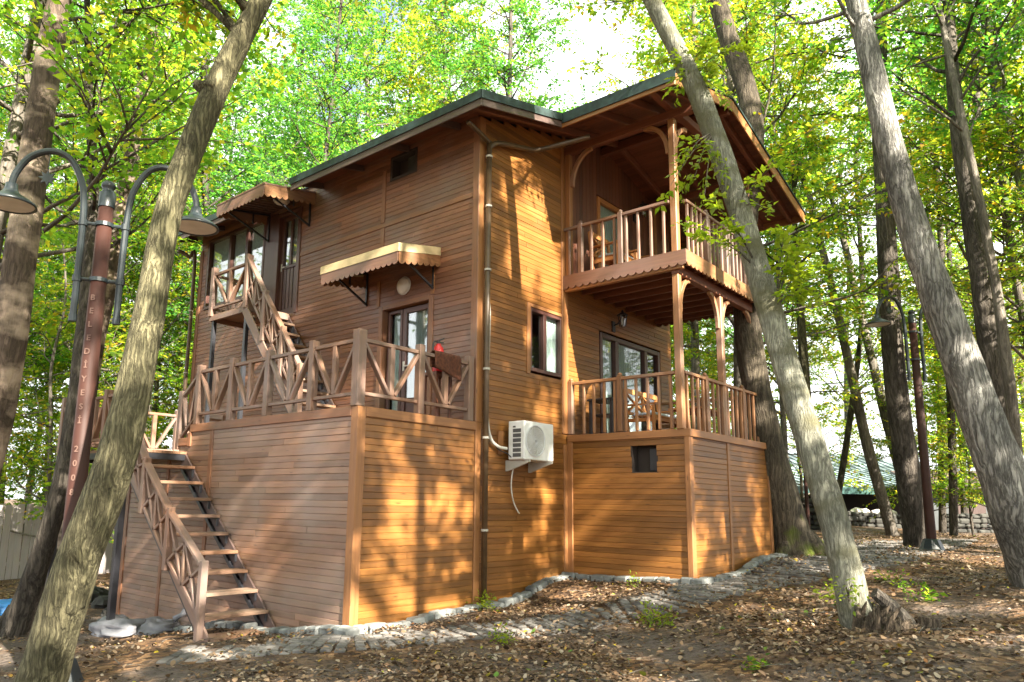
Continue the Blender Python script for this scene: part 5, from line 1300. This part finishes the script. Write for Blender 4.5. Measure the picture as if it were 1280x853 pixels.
def sprout(label, start, specs, seed, n_leaf=9, L=.085):
    """leafy shoots springing from a trunk"""
    rng = np.random.default_rng(seed); o = Vector(start); root = empty('leafy_shoot', tuple(o)); tag(root, label, 'branch'); mb = MB(); AP = []; AD = []
    for p in specs:
        q = Vector(p) - o; md = q * .5 + Vector((0, 0, .08)); pts = smooth_line([Vector((0, 0, 0)), md, q], 4); mb.tube(pts, list(np.linspace(.011, .003, len(pts))), 5)
        for j in range(3, len(pts)):
            AP.append(tuple(pts[j])); AD.append(tuple((pts[j] - pts[j - 1]).normalized()))
    mb.build('twig', 'bark_wood', root); V, F = spray_mesh(np.array(AP), np.array(AD), n_leaf, L, .2, rng, .2); np_mesh('leaves', V, F, 'leaf_fresh', root)
sprout('fresh leafy shoot hanging before the balcony post from the pale leaning tree', at(893, 165, 8.9), [at(852, 205, 8.5), at(838, 232, 8.4), at(868, 222, 8.5), at(880, 250, 8.4), at(900, 238, 8.5)], 1)
sprout('fresh leafy shoot on the pale leaning tree at the height of the balcony rail', at(948, 338, 8.3), [at(868, 280, 7.9), at(900, 262, 7.9), at(885, 300, 7.9), at(915, 285, 8.0)], 2)
sprout('small leafy shoot right of the pale leaning tree under the roof gable', at(925, 262, 8.6), [at(938, 225, 8.3), at(962, 212, 8.3), at(958, 262, 8.2)], 3, 6)
sprout('bushy leafy shoot right of the pale leaning tree below the eave', at(970, 385, 8.1), [at(985, 320, 7.8), at(1010, 335, 7.8), at(1000, 300, 7.9), at(980, 295, 7.9), at(1000, 372, 7.8)], 4, 12)
sprout('leafy shoots high on the pale leaning tree over the gable', at(862, 95, 9.4), [at(845, 110, 9.1), at(890, 90, 9.0), at(905, 120, 9.0), at(880, 60, 9.1), at(835, 75, 9.2), at(925, 60, 9.0)], 5, 11)
sprout('tuft of moss green leaves at the foot of the pale leaning tree', at(1062, 752, 7.0), [at(1055, 738, 6.85), at(1068, 735, 6.85), at(1062, 744, 6.85)], 6, 3, .05)

# ------------------------------------------------------------------ far buildings and fences
def far_root(name, px, py, depth, label, cat, face=0.0):
    p = at(px, py, depth); r = empty(name, (p.x, p.y, g1(p.x, p.y)), -YAW + face); tag(r, label, cat); return r
pv = far_root('pavilion', 1085, 650, 30, 'low open pavilion with teal sheet roofs, sky reflection in their pale colour, beyond the trees', 'pavilion', R(8))
# local x runs to the right of the view, y away from it
mb = MB()
def pitched(mb, x0, x1, y0, ym, z0, zm, th=.08): mb.add([(x0, y0, z0), (x1, y0, z0), (x1, ym, zm), (x0, ym, zm), (x0, y0, z0 - th), (x1, y0, z0 - th), (x1, ym, zm - th), (x0, ym, zm - th)], [(0, 1, 2, 3), (7, 6, 5, 4), (0, 4, 5, 1), (1, 5, 6, 2), (2, 6, 7, 3), (3, 7, 4, 0)])
def sheet(name, x0, x1, y0, ym, z0, zm, mat, parent):
    mb = MB(); pitched(mb, x0, x1, y0, ym, z0, zm); k = x0
    while k < x1: mb.beam((k, y0, z0 + .02), (k, ym, zm + .02), .04, .05); k += .42
    return mb.build(name, mat, parent)
sheet('roof', -4.4, 6.0, 0, 4.5, 1.55, 2.5, 'sheet_roof', pv); sheet('roof', -6.4, 7.0, 4.2, 9, 2.0, 3.6, 'sheet_roof', pv)
mb = MB(); mb.box((-4.45, -.05, 1.28), (6.05, .0, 1.56)); mb.box((-4.45, .001, 1.28), (-4.4, 4.4, 1.54)); mb.build('roof_edge', 'teal_edge', pv)
for x in (-4.2, -1.7, .8, 3.3, 5.8): onebox('post', 'dark_wood', pv, (x - .06, .15, -.2), (x + .06, .27, 1.3))
onebox('wall', 'interior', pv, (-4.3, 3.6, -.3), (5.9, 3.7, 2.1)); onebox('parapet', 'wallstone', pv, (-3.3, .02, -.3), (1.8, .14, .12), .01)
for k in range(4): onebox('table', 'dark_wood', pv, (-2.6 + k * 1.5, 1.6, .35), (-1.7 + k * 1.5, 2.3, .42))
for k, (px, d_) in enumerate(((1072, 28.6), (1080, 28.8), (1100, 28.5), (1113, 28.7))):
    p = at(px, 650, d_); z = g1(p.x, p.y); fp = empty('flower_pot', (p.x, p.y, z)); tag(fp, 'pale flowers in a pot on the low wall before the pavilion', 'flower pot', 'flower pots before the pavilion')
    MB().lathe([(.001, .1), (.13, .1), (.19, .42), (.17, .42), (.16, .36), (.001, .36)], (0, 0, 0), 12).build('pot', 'concrete', fp)
    m2 = MB(); lump(m2, (0, 0, .5), (.26, .26, .18), k + .5, 9, 6); m2.build('flowers', 'flower', fp)
sh = far_root('shed', 1222, 652, 27, 'grey rendered shed with a dark overhanging roof at the far right', 'shed', R(-14))
mb = MB(); mb.box((-1.6, 0, -.4), (2.4, 3, 1.55)); mb.build('wall', 'render', sh)
mb = MB(); pitched(mb, -1.9, 2.8, -.5, 3.2, 1.62, 2.35, .1); mb.build('roof', 'fascia', sh); mb = MB(); mb.box((-.6, -.02, -.2), (.3, -.001, 1.3)); mb.build('door', 'fascia', sh)
def rubble_wall(name, a, b, h, label, seed):
    r = random.Random(seed); A = Vector((*a, 0)); B = Vector((*b, 0)); d = (B - A).normalized(); L = (B - A).length; mb = MB()
    rowz = 0
    while rowz < h:
        s = r.uniform(-.1, 0); rh = r.uniform(.13, .2)
        while s < L:
            wl = r.uniform(.14, .5); c = A + d * (s + wl / 2); z = g1(c.x, c.y) + rowz - .05
            mb.beam(c - d * (wl / 2 - .01) + Vector((0, 0, z + rh / 2)), c + d * (wl / 2 - .01) + Vector((0, 0, z + rh / 2)), .34 + r.uniform(-.05, .05), rh + r.uniform(-.05, .03), (r.uniform(-.25, .25), r.uniform(-.25, .25), 1)); s += wl
        rowz += rh
    o = mb.build(name, 'wallstone', None, bevel=.045); tag(o, label, 'wall'); return o
p, q = at(1182, 660, 25), at(1262, 664, 25.5); rubble_wall('stone_wall', (p.x, p.y), (q.x, q.y), .55, 'low dry stone wall before the grey shed', 1)
p, q = at(1058, 664, 27.5), at(1138, 664, 27.5); rubble_wall('stone_wall', (p.x, p.y), (q.x, q.y), .5, 'low dry stone wall below the flower pots of the pavilion', 2)
p, q = at(1000, 672, 24), at(1034, 672, 24); rubble_wall('stone_wall', (p.x, p.y), (q.x, q.y), .9, 'dark stone wall end beside the mossy trunk', 3)
p = at(1011, 668, 22); tp = empty('pole', (p.x, p.y, g1(p.x, p.y))); tag(tp, 'thin red brown pole before the far pavilion', 'pole'); MB().lathe([(.06, -.1), (.05, 2.9), (.001, 2.9)], (0, 0, 0), 10).build('shaft', 'lamp_pole', tp)
MB().lathe([(.09, -.05), (.09, .06), (.05, .1)], (0, 0, 0), 10).build('foot', 'lamp_iron', tp)

# weathered plank fence on the left
p, q = at(-60, 700, 17), at(150, 700, 19.5); A = Vector((p.x, p.y, 0)); B = Vector((q.x, q.y, 0)); d = (B - A).normalized(); L = (B - A).length
pf = empty('plank_fence', (A.x, A.y, 0)); tag(pf, 'weathered grey plank fence at the left, behind the crooked trunk', 'fence')
mb = MB(); s = 0; r_ = random.Random(3)
while s < L:
    wl = r_.uniform(.13, .2); c = d * (s + wl / 2); z = g1(A.x + c.x, A.y + c.y)
    mb.beam(c + Vector((0, 0, z - .1)), c + Vector((r_.uniform(-.02, .02), 0, z + 1.75 + r_.uniform(-.08, .06))), wl - .012, .025, (-d.y, d.x, 0)); s += wl
mb.build('planks', 'fence', pf, bevel=.004)
for h in (.35, 1.35): one('rail', 'fence', pf, Vector((0, 0, g1(A.x, A.y) + h)) + Vector((-d.y, d.x, 0)) * .05, d * L + Vector((0, 0, g1(B.x, B.y) + h)) + Vector((-d.y, d.x, 0)) * .05, .09, .045, (-d.y, d.x, 0))
p = at(5, 752, 13.5); tz = g1(p.x, p.y); vs = []
tpn = empty('tarp', (p.x, p.y, tz)); tag(tpn, 'crumpled blue tarp on the ground at the left edge', 'tarp')
m2 = MB(); lump(m2, (0, 0, .06), (.75, .45, .16), 7.7, 16, 10); m2.build('sheet', 'tarp', tpn, smooth=True)
for k, (px, py, d_, s_) in enumerate(((104, 768, 14.5, .32), (132, 762, 14, .25), (118, 752, 15, .3), (140, 770, 13, .2))):
    p = at(px, py, d_); m2 = MB(); lump(m2, (0, 0, s_ * .3), (s_, s_ * .8, s_ * .6), k * 2.1, 9, 6); o = m2.build('rock', 'wallstone', None, loc=(p.x, p.y, g1(p.x, p.y))); tag(o, 'grey rock in the rubble heap under the landing', 'rock', 'rocks under the landing')

# ------------------------------------------------------------------ fallen leaves
rng = np.random.default_rng(77); NL = 250000
a = YAW + np.radians(rng.uniform(-50, 50, NL)); dd = 2.2 + 26 * rng.random(NL) ** 1.55
X = CAM.x + np.sin(a) * dd; Y = CAM.y + np.cos(a) * dd
inside = ((X > -2.25) & (X < 6.3) & (Y > -.12) & (Y < 8.4)) | ((X > 2.2) & (X < 5.6) & (Y > -2.28) & (Y < .1))
pd = path_dist(X, Y)
dn = np.sin(X * 1.3 + np.sin(Y * .9) * 2) * np.sin(Y * 1.1 + X * .4) + .5 * np.sin(X * 3.1 - Y * 2.2)
keep = ~inside & ((pd > .36) | (rng.random(NL) < .25)) & (rng.random(NL) < np.clip(.62 + .45 * dn, .16, 1)) & ((X > -3.0) | (Y < .6) | (rng.random(NL) < .35))
X = X[keep]; Y = Y[keep]; N = len(X); pdk = pd[keep]
Zb = gz(X, Y) + rough_noise(X, Y) + rng.uniform(.004, .035, N) + np.where(pdk < .6, .03, 0)
az = rng.uniform(0, 6.28, N); tl = rng.normal(0, .32, (N, 2)); Ls = (.024 + .052 * rng.random(N) ** 1.6)[:, None]
d1 = np.stack([np.cos(az), np.sin(az), tl[:, 0]], 1); d1 /= np.linalg.norm(d1, axis=1, keepdims=True)
w1 = np.stack([-np.sin(az), np.cos(az), tl[:, 1]], 1); nn = np.cross(d1, w1); P0 = np.stack([X, Y, Zb], 1)
cu = rng.uniform(-.1, .28, (N, 1)); wd = rng.uniform(.24, .4, (N, 1))
V = np.stack([P0, P0 + d1 * Ls * .3 + w1 * Ls * wd + nn * Ls * cu, P0 + d1 * Ls * .75 + w1 * Ls * wd * .7 + nn * Ls * cu * .8, P0 + d1 * Ls + nn * Ls * cu * .5, P0 + d1 * Ls * .72 - w1 * Ls * wd * .75 + nn * Ls * cu, P0 + d1 * Ls * .28 - w1 * Ls * wd + nn * Ls * cu * .9], 1).reshape(-1, 3)
tag(np_mesh('fallen_leaves', V, np.arange(len(V)).reshape(-1, 6), 'litter'), kind='stuff')

mb = MB(); r_ = random.Random(21)
for k in range(420):
    a_ = YAW + R(r_.uniform(-42, 42)); d_ = 3.5 + 10 * r_.random() ** 1.3; x = CAM.x + math.sin(a_) * d_; y = CAM.y + math.cos(a_) * d_
    if -2.5 < x < 6.2 and y > -.3 or (2 < x < 6 and y > -2.5): continue
    t = r_.uniform(0, 6.28); L = r_.uniform(.08, .42); p = Vector((x, y, g1(x, y) + .03)); q = p + Vector((math.cos(t) * L, math.sin(t) * L, r_.uniform(-.01, .04))); m_ = (p + q) / 2 + Vector((r_.uniform(-.03, .03), r_.uniform(-.03, .03), .01))
    mb.tube([p, m_, q], [r_.uniform(.003, .008), r_.uniform(.003, .006), .002], 5)
tag(mb.build('fallen_twigs', 'bark_wood'), kind='stuff')
